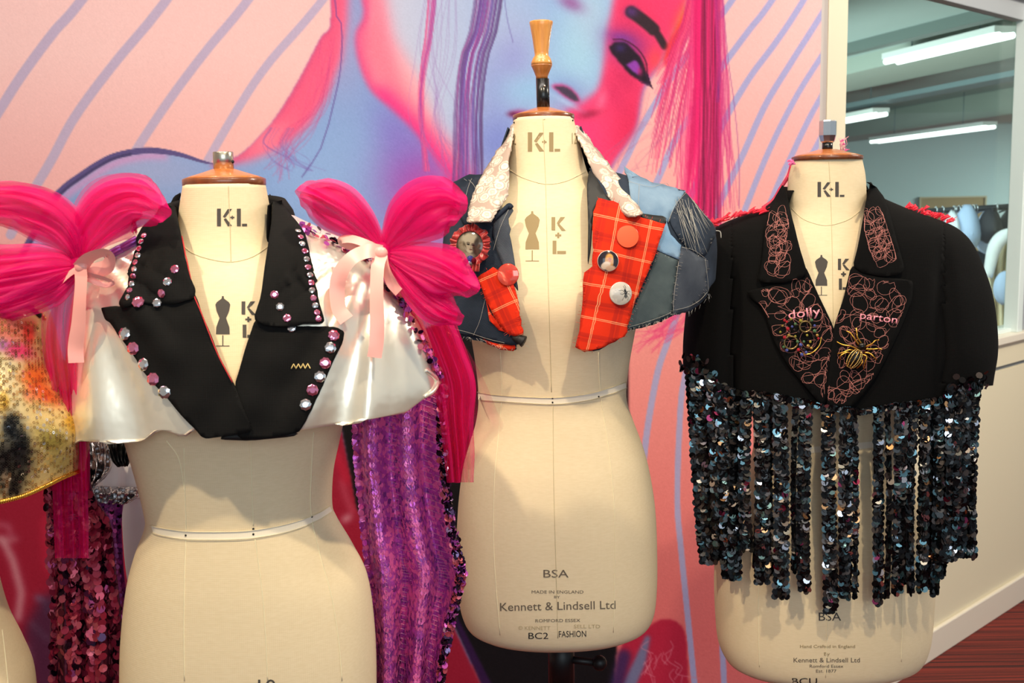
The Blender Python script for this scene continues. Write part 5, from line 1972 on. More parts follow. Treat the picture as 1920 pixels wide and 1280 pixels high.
rows = [(318, 940, 1128, .082, .082, 2.1), (330, 905, 1170, .095, .094, 2.2), (345, 872, 1222, .106, .105, 2.3), (365, 852, 1275, .118, .115, 2.4), (400, 840, 1312, .134, .12, 2.4), (440, 832, 1338, .146, .122, 2.4), (500, 828, 1340, .155, .12, 2.4), (560, 826, 1334, .158, .115, 2.4), (610, 828, 1322, .160, .112, 2.4), (680, 834, 1310, .162, .11, 2.4)]


def denim_sag(v, t, u, lo):
    if v.y < lo.d + .06:
        px, py = proj(v)
        v.y -= .006 * math.sin(px * .045 + 1) * min(1, max(0, (py - 380) / 160)) + .003 * noise.noise(Vector((px * .02, py * .02, 3)))
    return v


den = Loft(rows, DM, 90, 180, denim_sag)
bd_ = den.bvh()
hemM = [(780, 610), (835, 620), (870, 632), (905, 637), (935, 650), (962, 656), (985, 640), (1085, 655), (1120, 656), (1150, 636), (1172, 618), (1200, 612), (1240, 601), (1262, 588), (1290, 585), (1310, 572), (1325, 556), (1330, 540), (1360, 500)]
trim_hem(den, lambda px: interp(hemM, px) + 1.5 * noise.noise(Vector((px * .2, 0, 0))))
capelet = empty('capelet', Vector((cx_m, DM, P(0, 500, DM).z)), 'patchwork denim capelet with lace collar and red tartan lapels', 'capelet')
V_M = [(936, 250), (936, 330), (940, 400), (946, 450), (952, 500), (960, 560), (968, 660), (1096, 660), (1104, 590), (1110, 510), (1114, 440), (1118, 392), (1112, 340), (1096, 250)]
mk('denim_shell', den.verts, open_front(den, V_M), DEN_DARK, capelet, solid=.0025, offset=-1)
rag = lambda amp: (lambda pts: [(x + random.gauss(0, amp), y + random.gauss(0, amp)) for x, y in densify(pts, 9)])
rg = rag(.7)
patch('denim_panel', rg([(1170, 312), (1180, 318), (1200, 330), (1222, 345), (1255, 350), (1282, 358), (1286, 362), (1262, 392), (1250, 415), (1246, 440), (1256, 470), (1272, 486), (1260, 474), (1246, 408), (1198, 402), (1184, 372), (1178, 340)]), bd_, .003, DEN_LIGHT, capelet, 9, .002, soft=0, fallback=DM)
patch('denim_panel', rg([(1178, 326), (1222, 346), (1284, 360), (1262, 392), (1250, 420), (1247, 410), (1196, 408), (1180, 370)]), bd_, .0042, DEN_LIGHT, capelet, 9, .002, soft=0, fallback=DM)
patch('denim_panel', rg([(1247, 412), (1256, 440), (1275, 460), (1276, 480), (1270, 486), (1248, 478), (1232, 470), (1236, 430), (1240, 415)]), bd_, .004, DEN_MID, capelet, 9, .002, soft=0, fallback=DM)
patch('denim_panel', rg([(1284, 358), (1296, 372), (1310, 395), (1332, 420), (1344, 438), (1330, 455), (1326, 470), (1318, 482), (1306, 478), (1288, 466), (1272, 448), (1256, 420), (1252, 404), (1264, 384)]), bd_, .0035, DEN_DARK, capelet, 9, .002, soft=0, fallback=DM)
patch('denim_panel', rg([(1276, 462), (1306, 480), (1322, 488), (1324, 505), (1318, 520), (1324, 540), (1316, 556), (1300, 570), (1284, 584), (1264, 590), (1258, 588), (1262, 540), (1270, 490)]), bd_, .005, DEN_SLATE, capelet, 9, .002, soft=0, fallback=DM)
patch('denim_panel', rg([(1232, 472), (1270, 488), (1264, 540), (1257, 588), (1225, 606), (1190, 614), (1172, 618), (1180, 590), (1205, 540), (1222, 505)]), bd_, .003, DEN_GREY, capelet, 9, .002, soft=0, fallback=DM)
patch('denim_panel', rg([(850, 340), (880, 328), (905, 326), (930, 318), (915, 345), (895, 385), (882, 420), (872, 425), (860, 400), (848, 360)]), bd_, .003, DEN_INDIGO, capelet, 9, .002, soft=0, fallback=DM)
patch('denim_panel', rg([(958, 386), (962, 395), (955, 410), (957, 440), (968, 500), (972, 545), (946, 500), (934, 470), (925, 440), (930, 410)]), bd_, .004, DEN_SLATE, capelet, 8, .002, soft=0, fallback=DM)
patch('denim_panel', rg([(838, 600), (870, 555), (900, 540), (914, 560), (925, 590), (950, 615), (982, 632), (984, 642), (960, 648), (900, 632), (860, 626)]), bd_, .0035, DEN_INDIGO, capelet, 9, .002, soft=0, fallback=DM)
MB().tube(polyline_on(bd_, curve_px([(966, 632), (976, 636), (984, 640)]), .004, 4), .009, 8, lambda t: .6 + .5 * t).build('rolled_hem', BLACK_LINING, capelet)
MB().tube(polyline_on(bd_, curve_px([(930, 412), (945, 398), (956, 388), (961, 392)]), .006, 4), .004, 8).build('rolled_edge', DEN_INDIGO, capelet)
# tartan lapels
tl = patch('tartan_lapel', rg([(900, 520), (930, 500), (965, 530), (974, 555), (978, 590), (984, 628), (970, 630), (960, 627), (940, 605), (925, 580), (912, 552)]), bd_, .010, TARTAN_L, capelet, 8, .0025, soft=0, fallback=DM)
patch('tartan_lining', rg([(905, 634), (935, 645), (965, 644), (968, 652), (962, 658), (940, 655), (915, 645)]), bd_, .001, TARTAN_L, capelet, 8, .002, soft=0, fallback=DM)
patch('tartan_lining', rg([(914, 565), (925, 590), (945, 612), (962, 626), (940, 618), (920, 600)]), bd_, .006, TARTAN_L, capelet, 8, .002, soft=0, fallback=DM)
tr_ = patch('tartan_lapel', rg([(1121, 375), (1140, 380), (1157, 386), (1175, 400), (1200, 412), (1244, 424), (1238, 440), (1230, 470), (1215, 505), (1205, 525), (1190, 560), (1176, 590), (1170, 620), (1165, 630), (1130, 650), (1100, 659), (1086, 654), (1080, 650), (1090, 620), (1096, 560), (1097, 512), (1113, 500), (1112, 450), (1110, 400)]), bd_, .010, TARTAN_R, capelet, 8, .0025, soft=0, fallback=DM)
patch('lapel_lining', [(1196, 402), (1218, 405), (1244, 408), (1248, 420), (1240, 426), (1205, 414)], bd_, .0055, BLACK_LINING, capelet, 8, .002, fallback=DM)
patch('neck_lining', [(1104, 320), (1115, 330), (1135, 365), (1160, 392), (1145, 386), (1122, 376), (1112, 400), (1108, 470), (1102, 500), (1103, 420), (1100, 350)], bd_, .002, BLACK_LINING, capelet, 8, .002, fallback=DM)


# lace collar: stands round the back of the neck, lies down in front
def collar_lift(v, x, y):
    return v


def lace_strip(px_in, px_out, dep_in, dep_out, name='lace_collar'):
    a, b = curve_px([(*p, y) for p, y in zip(px_in, dep_in)], 44), curve_px([(*p, y) for p, y in zip(px_out, dep_out)], 44)
    vs, nn = [], 9
    for k in range(44):
        for j in range(nn):
            t = j / (nn - 1)
            jx, jy = (random.gauss(0, .8), random.gauss(0, .8)) if j in (0, nn - 1) else (0, 0)
            y = lerp(a[k][2], b[k][2], t) - .012 * math.sin(math.pi * t)
            vs.append(P(lerp(a[k][0], b[k][0], t) + jx, lerp(a[k][1], b[k][1], t) + jy, y))
    return mk(name, vs, grid_faces(nn, 44), LACE, capelet, solid=.0035)


lace_strip([(966, 232), (962, 262), (955, 300), (953, 345), (950, 370), (930, 400), (920, 416)], [(962, 236), (950, 262), (925, 300), (898, 345), (886, 375), (880, 400), (878, 418)],
           [DM - k for k in (.01, .035, .065, .09, .108, .128, .14)], [DM + k for k in (.035, .025, -.02, -.07, -.09, -.11, -.13)])
lace_strip([(1076, 236), (1084, 258), (1096, 280), (1108, 315), (1128, 350), (1152, 385), (1178, 408)], [(1082, 234), (1100, 252), (1116, 275), (1140, 305), (1170, 345), (1192, 375), (1206, 400)],
           [DM - k for k in (.01, .035, .06, .08, .105, .13, .15)], [DM + k for k in (.035, .015, -.005, -.05, -.085, -.115, -.14)])
vs = []
for k in range(40):
    a = math.radians(lerp(-10, 190, k / 39))
    for j in range(5):
        t = j / 4
        b0 = P(1021, lerp(238, 330, t), DM)
        rr = .062 + .03 * t
        vs.append(Vector((b0.x + rr * math.cos(a), DM + .012 + rr * 1.02 * math.sin(a), b0.z)))
mk('back_collar', vs, grid_faces(5, 40), DEN_DARK, capelet, solid=.002)

# frayed cut edges
def fray(name, polys, m, n, seed, off, long=7):
    rn = random.Random(seed)
    b = MB()
    for poly in polys:
        ring = densify(poly, 3)
        for _ in range(n):
            i = rn.randrange(len(ring))
            x, y = ring[i]
            x2, y2 = ring[(i + 2) % len(ring)]
            l = math.hypot(x2 - x, y2 - y) or 1
            nx, ny = -(y2 - y) / l, (x2 - x) / l
            s_ = rn.uniform(2, long) * rn.choice((-1, 1))
            p0 = hit(bd_, x, y, off, DM)[0]
            d_ = hit(bd_, min(max(x + nx * s_, 834), 1326), y + ny * s_, off + .001, DM)[0] - p0
            if d_.length > .02:
                continue
            b.tube([p0, p0 + d_ * .5 + Vector((0, -.001, rn.gauss(0, .0006))), p0 + d_], .00022, 3)
    b.build(name, m, capelet, kind='stuff')


fray('frayed_threads', [[(1121, 375), (1157, 386), (1200, 412), (1244, 424), (1230, 470), (1205, 525), (1176, 590), (1165, 630), (1130, 650), (1100, 659), (1080, 650), (1096, 560), (1097, 512), (1113, 500)]], mat('red_fray', L(214, 60, 34), .8), 150, 3, .010)
fray('frayed_threads', [[(900, 520), (930, 500), (965, 530), (984, 628), (960, 627), (925, 580)]], bpy.data.materials['red_fray'], 70, 4, .010)
fray('frayed_threads', [[(1284, 358), (1332, 420), (1330, 455), (1306, 478), (1272, 448), (1256, 420)], [(1276, 462), (1322, 488), (1320, 540), (1284, 584), (1258, 588), (1264, 540)], [(1232, 472), (1270, 488), (1257, 588), (1172, 618), (1205, 540)]], THREAD_WHITE, 45, 5, .005, 5)

# stitching
mb = MB()
rs = random.Random(5)
for k in range(26):
    x0, y0 = rs.uniform(1262, 1300), rs.uniform(372, 400)
    x1, y1 = x0 + rs.uniform(14, 40), rs.uniform(420, 478)
    x1 = min(x1, 1336); y1 = min(y1, 380 + (1345 - x1) * .2 + 90)
    mb.tube(polyline_on(bd_, [(x0, y0), (x1, y1)], .0062, 8, DM), .00026, 4)
for pts in ([(1176, 346), (1198, 352), (1222, 356), (1250, 350), (1282, 362)], [(1196, 352), (1194, 398)], [(1250, 420), (1262, 388), (1284, 364)], [(1268, 492), (1262, 540), (1258, 586)], [(1274, 464), (1296, 470), (1318, 486)],
            [(1174, 612), (1205, 604), (1240, 592), (1256, 584)], [(1264, 580), (1285, 574), (1305, 562), (1320, 546)], [(870, 335), (892, 352), (905, 380)], [(878, 372), (884, 350), (892, 332)], [(914, 556), (902, 600), (890, 628)],
            [(845, 612), (880, 622), (915, 634), (950, 642)], [(928, 470), (940, 430), (955, 396)], [(1316, 486), (1320, 520), (1322, 545)]):
    mb.tube(polyline_on(bd_, curve_px(pts, 16), .0066, 8, DM), .0003, 4)
for k in range(46):
    t = rs.random()
    x = lerp(1172, 1330, t)
    y = interp(hemM, x)
    mb.tube([hit(bd_, x, y - 2, .004, DM)[0], hit(bd_, x + rs.gauss(0, 3), y + rs.uniform(1, 8), .004, DM)[0]], .00026, 4)
for k in range(30):
    x = rs.uniform(840, 985)
    y = interp(hemM, x)
    mb.tube([hit(bd_, x, y - 2, .004, DM)[0], hit(bd_, x + rs.gauss(0, 5), y + rs.uniform(1, 7), .004, DM)[0]], .00026, 4)
for pts in ([(1338, 432), (1350, 434), (1352, 446)], [(1330, 462), (1342, 468), (1338, 486), (1328, 488)], [(1318, 548), (1328, 552), (1330, 560)]):
    mb.tube([P(x, y, DM - .03) for x, y in curve_px(pts, 12)], .0009, 5)
mb.build('white_stitching', THREAD_WHITE, capelet, kind='stuff')
MB().ball(P(1334, 468, DM - .03), .006, nu=10, nv=7).build('red_tuft', RED_LACE, capelet)


# ---- badges and brooches pinned to the capelet
def disc_frame(bvh, px, py, off, d):
    q, n = hit(bvh, px, py, off, d)
    n = (n * .6 + (CAM_P - q).normalized() * .4).normalized()
    return q, frame_of(n)


def badge(label, px, py, rpx, off, m_rim, paint_fn=None, face=None, cat='badge', name='pin_badge', dome=.16, d=DM, bvh=None, group='pin badges on the capelet'):
    q, (u, w, n) = disc_frame(bvh or bd_, px, py, off, d)
    r = rpx * q.y / F
    root = empty(name, q, label, cat, group)
    Mx = Matrix((u, -w, n)).transposed()  # x right, y up in the face of the badge
    if Mx.determinant() < 0:
        Mx = Matrix((u, w, n)).transposed()
    # the disc's own up must point up
    up = Mx @ Vector((0, 1, 0))
    sgn = 1 if up.z > 0 else -1
    rt = Mx @ Vector((1, 0, 0))
    sx = 1 if rt.x > 0 else -1
    ax, ay = Mx @ Vector((sx, 0, 0)), Mx @ Vector((0, sgn, 0))
    nr, ns = (22, 72) if paint_fn else (8, 40)
    vs, uvp = [], []
    for j in range(nr):
        rr = j / (nr - 1)
        for k in range(ns):
            a = 2 * math.pi * k / ns
            x, y = rr * math.cos(a), rr * math.sin(a)
            vs.append(q + (ax * x + ay * y) * r * .96 + n * r * dome * (1 - rr ** 2.4))
            uvp.append((x, y))
    fs = [(j * ns + k, (j + 1) * ns + k, (j + 1) * ns + (k + 1) % ns, j * ns + (k + 1) % ns) for j in range(nr - 1) for k in range(ns)]
    if sx * sgn < 0:
        fs = [f[::-1] for f in fs]
    if paint_fn:
        col = lin(paint_fn(np.array(uvp)) * (.66 if name != 'pin_badge' else .82))
        mm = paint_mat('badge_print', .12, spec=.6)
        mk('printed_face', vs, fs, mm, root, col=col)
    else:
        mk('face', vs, fs, face, root)
    rim, rf = [], []
    for k in range(ns):
        a = 2 * math.pi * k / ns
        e = ax * math.cos(a) + ay * math.sin(a)
        rim += [q + e * r * .955 + n * r * .012, q + e * r - n * r * .02, q + e * r * .97 - n * r * .16]
    rf = [(3 * k + j, 3 * k + j + 1, 3 * ((k + 1) % ns) + j + 1, 3 * ((k + 1) % ns) + j) for k in range(ns) for j in (0, 1)]
    mk('rim', rim, rf, m_rim, root)
    return root, q, ax, ay, n, r


def painter(xy):
    """little canvas for badge prints; x right and y up, unit disc"""
    X, Y = xy[:, 0], xy[:, 1]
    C = np.zeros((len(X), 3))

    class Cv:
        pass
    c = Cv()
    c.C = C

    def fill(col): c.C[:] = col

    def put(m, col, a=1.0):
        c.C += (np.array(col, float) - c.C) * (m * a)[:, None]

    def ell(cx, cy, rx, ry, col, a=1.0, ang=0.0, soft=.06):
        s, k = math.sin(ang), math.cos(ang)
        x, y = (X - cx) * k + (Y - cy) * s, -(X - cx) * s + (Y - cy) * k
        d = np.sqrt((x / rx) ** 2 + (y / ry) ** 2)
        put(np.clip((1 - d) * min(rx, ry) / soft + .5, 0, 1), col, a)

    def line(pts, w, col, a=1.0):
        put(smask(pts, w, .025, X, Y), col, a)
    c.fill, c.put, c.ell, c.line = fill, put, ell, line
    return c


def portrait_face(xy):
    c = painter(xy)
    c.fill((96, 84, 72))
    rr = random.Random(2)
    c.ell(-.1, .25, .75, .70, (196, 180, 154), soft=.2)
    for k in range(34):
        a = rr.uniform(0, 6.28)
        x, y = -.1 + .55 * math.cos(a), .25 + .5 * math.sin(a)
        c.ell(x, y, rr.uniform(.1, .22), rr.uniform(.05, .12), rr.choice(((226, 212, 186), (150, 130, 104), (110, 92, 74), (236, 226, 204))), .7, rr.uniform(0, 3), .08)
    c.ell(.08, -.06, .36, .46, (222, 204, 176), ang=-.25, soft=.08)
    c.ell(-.1, .48, .5, .28, (232, 218, 190), ang=.2, soft=.12)
    c.ell(.46, .1, .16, .5, (60, 48, 40), .85, -.3, .12)
    c.ell(-.34, -.1, .10, .34, (90, 74, 58), .8, .3, .08)
    c.ell(.34, -.34, .10, .3, (70, 56, 46), .8, .3, .08)
    c.ell(-.08, .06, .11, .05, (34, 26, 24), ang=-.2, soft=.04)
    c.ell(.25, .0, .11, .05, (34, 26, 24), ang=-.2, soft=.04)
    c.line([(-.19, .17), (-.08, .19), (.02, .14)], .05, (90, 72, 58))
    c.line([(.16, .1), (.26, .11), (.35, .04)], .05, (90, 72, 58))
    c.line([(.09, .02), (.12, -.14), (.06, -.17)], .035, (170, 146, 120))
    c.ell(.1, -.29, .11, .045, (120, 70, 60), ang=-.15, soft=.03)
    c.ell(-.35, -.8, .7, .35, (206, 190, 164), soft=.12)
    c.ell(-.5, -.3, .25, .4, (170, 150, 122), .8, .3, .1)
    return c.C


def blonde(xy):
    c = painter(xy)
    c.fill((44, 38, 48))
    c.ell(.1, -.05, .42, .78, (222, 156, 78), soft=.1)
    c.ell(.2, .35, .3, .32, (236, 178, 96), soft=.1)
    c.ell(.16, .12, .19, .27, (226, 150, 108), soft=.05)
    c.ell(.1, .18, .05, .03, (70, 40, 30), soft=.02)
    c.ell(.24, .17, .05, .03, (70, 40, 30), soft=.02)
    c.ell(.17, -.01, .07, .03, (170, 50, 50), soft=.02)
    c.ell(-.25, -.45, .5, .36, (240, 214, 190), ang=.5, soft=.1)
    c.ell(.25, -.75, .5, .3, (232, 190, 160), soft=.1)
    return c.C


def bee(xy):
    c = painter(xy)
    c.fill((232, 224, 212))
    for k in range(9):
        a = 2.5 + k * .16
        c.line([(.25, 0), (.25 + 1.0 * math.cos(a), .95 * math.sin(a) - .1)], .02, (170, 166, 160), .7)
    c.ell(-.35, -.15, .5, .26, (206, 200, 192), .9, .35, .05)
    c.ell(-.1, -.42, .24, .46, (212, 206, 198), .9, -.5, .05)
    for (x, y, rx, ry) in ((.36, .26, .11, .11), (.42, .06, .15, .14), (.42, -.22, .14, .22)):
        c.ell(x, y, rx, ry, (30, 28, 30), soft=.03)
    for y in (-.1, -.22, -.33):
        c.line([(.29, y), (.55, y)], .035, (180, 176, 168))
    c.line([(.28, .07), (.56, .07)], .03, (160, 156, 150))
    for pts in ([(.36, .3), (.30, .52), (.22, .66)], [(.40, .32), (.44, .56), (.34, .72)], [(.34, .1), (.05, .3), (-.2, .26)], [(.5, .1), (.75, .24), (.85, .1)], [(.34, .02), (.1, -.1), (-.1, -.02)], [(.52, 0), (.8, -.1), (.9, -.3)], [(.36, -.1), (.2, -.42), (.08, -.62)], [(.5, -.12), (.66, -.4), (.62, -.62)]):
        c.line(pts, .035, (36, 34, 36))
    return c.C


RIM_W = mat('badge_rim_pale', L(220, 206, 196), .2, .3)
RIM_R = mat('badge_rim_red', L(200, 60, 40), .2)
RIM_D = mat('badge_rim_dark', L(70, 60, 58), .25, .4)
FOIL_CORAL = mat('coral_foil', L(236, 92, 78), .10, .55, **{'Coat Weight': 1.0})
FELT_ORANGE = mat('orange_matt_plastic', L(236, 88, 40), .55)
badge('shiny coral pin badge at the edge of the left tartan lapel', 958, 515, 21, .012, RIM_R, face=FOIL_CORAL)
badge('plain matt orange pin badge at the top of the right tartan lapel', 1172, 446, 21.5, .014, RIM_R, face=FELT_ORANGE, dome=.07)
badge('pin badge printed with a long-haired blonde on a dark ground', 1137, 491, 20, .014, RIM_W, paint_fn=blonde)
badge('white pin badge printed with a grey bee', 1156, 550, 22, .014, RIM_W, paint_fn=bee)
ros, q, ax, ay, n, r = badge('round sepia portrait badge framed by a ruffled red satin rosette', 892, 463, 29, .018, RIM_D, paint_fn=portrait_face, name='rosette_brooch', cat='brooch', group=None)
RED_SATIN = mat('red_satin', L(150, 16, 14), .3, 0, **{'Sheen Weight': .3})
vs, nn, nk = [], 9, 220
for k in range(nk):
    a = 2 * math.pi * k / nk
    for j in range(nn):
        t = j / (nn - 1)
        rr = r * (.9 + (.46 + .14 * noise.noise(Vector((math.cos(a) * 3, math.sin(a) * 3, 5)))) * t)
        z = r * (.10 + .34 * noise.noise(Vector((math.cos(a) * 4.5, math.sin(a) * 4.5, t * .8))) * t + .16 * math.sin(a * 23 + 3 * math.sin(4 * a)) * t) - r * .05 * t
        e = ax * math.cos(a + .05 * math.sin(19 * a) * t) + ay * math.sin(a + .05 * math.sin(19 * a) * t)
        vs.append(q + e * rr + n * z)
fs = [(k * nn + j, k * nn + j + 1, ((k + 1) % nk) * nn + j + 1, ((k + 1) % nk) * nn + j) for k in range(nk) for j in range(nn - 1)]
mk('satin_ruffle', vs, fs, RED_SATIN, ros, solid=.001)
mb = MB()
for k in range(40):
    a = 2 * math.pi * k / 40
    mb.ball(q + (ax * math.cos(a) + ay * math.sin(a)) * r * .97 + n * r * .08, r * .05, nu=6, nv=4)
mb.build('bead_border', mat('dark_beads', L(70, 30, 30), .2, .5), ros)
for (dx, dy, rr, m, lab) in ((.12, -.92, .25, mat('blue_jewel', L(80, 80, 160), .1, .6), 'blue jewel'), (-.06, -1.12, .26, mat('ruby_jewel', L(150, 20, 50), .1, .6), 'ruby jewel'), (.05, -1.2, .24, GEM_CLEAR, 'clear jewel'), (.34, -1.0, .2, mat('garnet_jewel', L(120, 16, 40), .1, .6), 'garnet jewel')):
    MB().ball(q + ax * dx * r + ay * dy * r + n * r * .28, r * rr, 1, 1, 1, nu=9, nv=6).build('jewel', m, ros, smooth=False, label=lab)
vs = []
for k in range(40):
    for j in range(7):
        t, s = k / 39, j / 6
        x = lerp(-.25, .75, t)
        y = -1.15 - .55 * s
        vs.append(q + ax * x * r + ay * y * r + n * r * (.12 + .16 * math.sin(t * 26 + s) * (.3 + s)))
mk('satin_tail', vs, grid_faces(7, 40), RED_SATIN, ros, solid=.001)

# ------------------------------------------------------------------ black fringed blazer on the right form
rows = [(348, 1470, 1628, .078, .082, 2.1), (368, 1456, 1642, .086, .09, 2.2), (386, 1436, 1678, .096, .10, 2.3), (400, 1400, 1712, .108, .11, 2.35), (415, 1360, 1752, .118, .115, 2.4), (432, 1330, 1786, .128, .12, 2.4), (460, 1310, 1812, .138, .122, 2.4), (510, 1298, 1834, .148, .122, 2.4),
        (560, 1290, 1848, .155, .12, 2.4), (620, 1283, 1855, .160, .118, 2.4), (660, 1281, 1855, .162, .115, 2.4), (700, 1282, 1848, .162, .112, 2.4), (750, 1284, 1840, .160, .11, 2.4), (800, 1290, 1834, .156, .11, 2.4)]


def blazer_shape(v, t, u, lo):
    if v.y < lo.d + .08:
        px, py = proj(v)
        for sx, w in ((1372, 16), (1770, 16)):
            g = min(1, max(0, (py - 440) / 80))
            v.y += .012 * g * math.exp(-((px - sx) / w) ** 2)
        v.y -= .005 * math.sin(px * .035 + .4) * min(1, max(0, (py - 520) / 150))
    return v


bz = Loft(rows, DR, 110, 200, blazer_shape)
bz_ = bz.bvh()
hemR = [(1240, 690), (1330, 696), (1345, 722), (1372, 734), (1440, 742), (1500, 752), (1545, 764), (1585, 766), (1612, 772), (1640, 766), (1700, 758), (1770, 748), (1782, 726), (1838, 724), (1870, 722)]
trim_hem(bz, lambda px: interp(hemR, px))
blazer = empty('blazer', Vector((cx_r, DR, P(0, 580, DR).z)), 'black cropped blazer with pink scribbled embroidery and black sequin fringe', 'blazer')
V_R = [(1464, 330), (1468, 400), (1480, 460), (1500, 516), (1522, 570), (1562, 650), (1592, 570), (1608, 500), (1626, 440), (1636, 380), (1640, 330)]
isL = lambda c: proj(c)[0] < 1372
isR = lambda c: proj(c)[0] > 1770
of = open_front(bz, V_R)
cen = lambda f: sum((bz.verts[i] for i in f), Vector()) / len(f)
armL = [f for f in of if isL(cen(f))]
armR = [f for f in of if isR(cen(f))]
sl, sr = set(armL), set(armR)


def sub(name, faces, m, parent, **kw):
    ids = sorted({i for f in faces for i in f})
    mp = {i: k for k, i in enumerate(ids)}
    return mk(name, [bz.verts[i] for i in ids], [tuple(mp[i] for i in f) for f in faces], m, parent, **kw)


sub('blazer_body', [f for f in of if f not in sl and f not in sr], BLACK_WOOL, blazer, solid=.003, offset=-1)
sub('sleeve', armL, BLACK_WOOL, blazer, solid=.003, offset=-1)
sub('sleeve', armR, BLACK_WOOL, blazer, solid=.003, offset=-1)
vs = []
for k in range(NC):
    a = math.radians(lerp(-22, 202, k / (NC - 1)))
    for (rr, py) in ((1.0, 400), (1.0, 370), (1.03, 348), (1.12, 345), (1.25, 364), (1.42, 400)):
        b0 = P(1551, py, DR)
        vs.append(Vector((b0.x + .0655 * rr * math.cos(a), DR + .006 + .069 * rr * math.sin(a), b0.z - .012 * (1 - max(0, math.sin(a))))))
mk('back_collar', vs, grid_faces(6, NC), BLACK_WOOL, blazer, solid=.002)
cL = [(1478, 350), (1464, 372), (1450, 395), (1436, 425), (1432, 470), (1428, 500), (1422, 524), (1428, 530), (1464, 532), (1500, 524), (1512, 512), (1496, 460), (1484, 410)]
lL = [(1402, 548), (1412, 543), (1464, 532), (1490, 518), (1504, 494), (1514, 508), (1536, 560), (1562, 612), (1566, 640), (1553, 700), (1548, 750), (1540, 760), (1520, 738), (1480, 690), (1452, 640), (1436, 590), (1426, 572), (1408, 558)]
cR = [(1626, 338), (1636, 360), (1652, 380), (1664, 410), (1676, 450), (1684, 480), (1690, 505), (1682, 516), (1650, 520), (1612, 512), (1596, 500), (1606, 460), (1618, 400)]
lR = [(1594, 498), (1612, 512), (1650, 522), (1690, 524), (1708, 528), (1706, 560), (1688, 605), (1660, 665), (1640, 705), (1610, 745), (1596, 760), (1548, 762), (1548, 720), (1556, 660), (1562, 612), (1580, 560)]
bl_0 = patch('lower_lapel', lL, bz_, .006, BLACK_WOOL, blazer, 9, .003, lift=cloth_wave)
bl_1 = patch('lower_lapel', lR, bz_, .009, BLACK_WOOL, blazer, 9, .003, lift=cloth_wave)
bl_2 = patch('upper_lapel', cL, bz_, .011, BLACK_WOOL, blazer, 9, .003, lift=cloth_wave)
bl_3 = patch('upper_lapel', cR, bz_, .011, BLACK_WOOL, blazer, 9, .003, lift=cloth_wave)


sewn = bvh_objs(bz, [bl_0, bl_1, bl_2, bl_3])


def scribble(name, loops, off, seed, inside=None):
    """free machine embroidery: one wandering looping thread. loops: (px, py, radius, turns)"""
    rn = random.Random(seed)
    pts = []
    for k, (x, y, r, tn) in enumerate(loops):
        ph = rn.uniform(0, 6.28)
        dr = rn.choice((-1, 1))
        ex = rn.uniform(.65, 1)
        rot = rn.uniform(0, 3.1)
        n = int(24 * tn)
        for i in range(n):
            a = ph + dr * 2 * math.pi * i / 24
            rr = r * (1 + .22 * math.sin(i * .45 + k)) * rn.uniform(.98, 1.02)
            u, w = rr * math.cos(a), rr * ex * math.sin(a)
            qx, qy = x + u * math.cos(rot) - w * math.sin(rot) + rn.gauss(0, .25), y + u * math.sin(rot) + w * math.cos(rot) + rn.gauss(0, .25)
            qx += (i / n) * rn.uniform(-1, 1)
            pts.append((qx, qy))
    if inside:
        cx_, cy_ = sum(p[0] for p in inside) / len(inside), sum(p[1] for p in inside) / len(inside)
        q2 = []
        for (x, y) in pts:
            for _ in range(14):
                if in_poly(x, y, inside):
                    break
                x, y = lerp(x, cx_, .07), lerp(y, cy_, .07)
            q2.append((x, y))
        pts = q2
    lo_pts = [hit(sewn, x, y, .0004)[0] for x, y in pts]
    return MB().tube(lo_pts, .00024, 4).build(name, THREAD_PINK, blazer)


def cover(poly, step, rlo, rhi, seed, tmin=1.1, tmax=2.2, keep=lambda x, y: True):
    rn = random.Random(seed)
    out = []
    y = min(p[1] for p in poly)
    row = 0
    while y < max(p[1] for p in poly):
        xs = [x for x in np.arange(min(p[0] for p in poly), max(p[0] for p in poly), step) if in_poly(x, y, poly) and keep(x, y)]
        if row % 2:
            xs = xs[::-1]
        for x in xs:
            out.append((x + rn.gauss(0, step * .25), y + rn.gauss(0, step * .25), rn.uniform(rlo, rhi), rn.uniform(tmin, tmax)))
        y += step * .85
        row += 1
    return out


def inset(poly, k):
    cx_, cy_ = sum(p[0] for p in poly) / len(poly), sum(p[1] for p in poly) / len(poly)
    return [(lerp(x, cx_, k), lerp(y, cy_, k)) for x, y in poly]


stripL = [(1456, 366), (1472, 384), (1480, 420), (1486, 470), (1480, 515), (1460, 526), (1432, 520), (1430, 490), (1434, 440), (1442, 400)]
scribble('collar_embroidery', cover(inset(stripL, .22), 15, 10, 18, 1, 1.2, 1.9), .0135, 1, stripL)
stripR = [(1626, 352), (1640, 372), (1656, 402), (1668, 440), (1678, 470), (1684, 500), (1668, 512), (1644, 500), (1630, 470), (1620, 430), (1620, 390)]
scribble('collar_embroidery', cover(inset(stripR, .22), 15, 10, 18, 2, 1.2, 1.9), .0135, 2, stripR)
pL = inset(lL, .035)
pR = inset(lR, .03)
scribble('lapel_embroidery', cover(inset(pL, .03), 27, 9, 18, 3, 1.1, 1.6), .0085, 3, pL)
scribble('lapel_embroidery', cover(inset(pR, .03), 26, 9, 18, 4, 1.1, 1.6), .0115, 4, pR)
for s, x0, y0, x1, h, ang, off in (('dolly', 1479, 598, 1539, 17, -.13, .0105), ('parton', 1612, 597, 1682, 15, .14, .0135)):
    mb = MB(); letters(mb, s, sewn, x0, y0, x1, h, ang, .0012)
    mb.build('embroidered_name', THREAD_PINK_B, blazer, solid=.0012, offset=1)

# red lace at the shoulders
rl = random.Random(9)


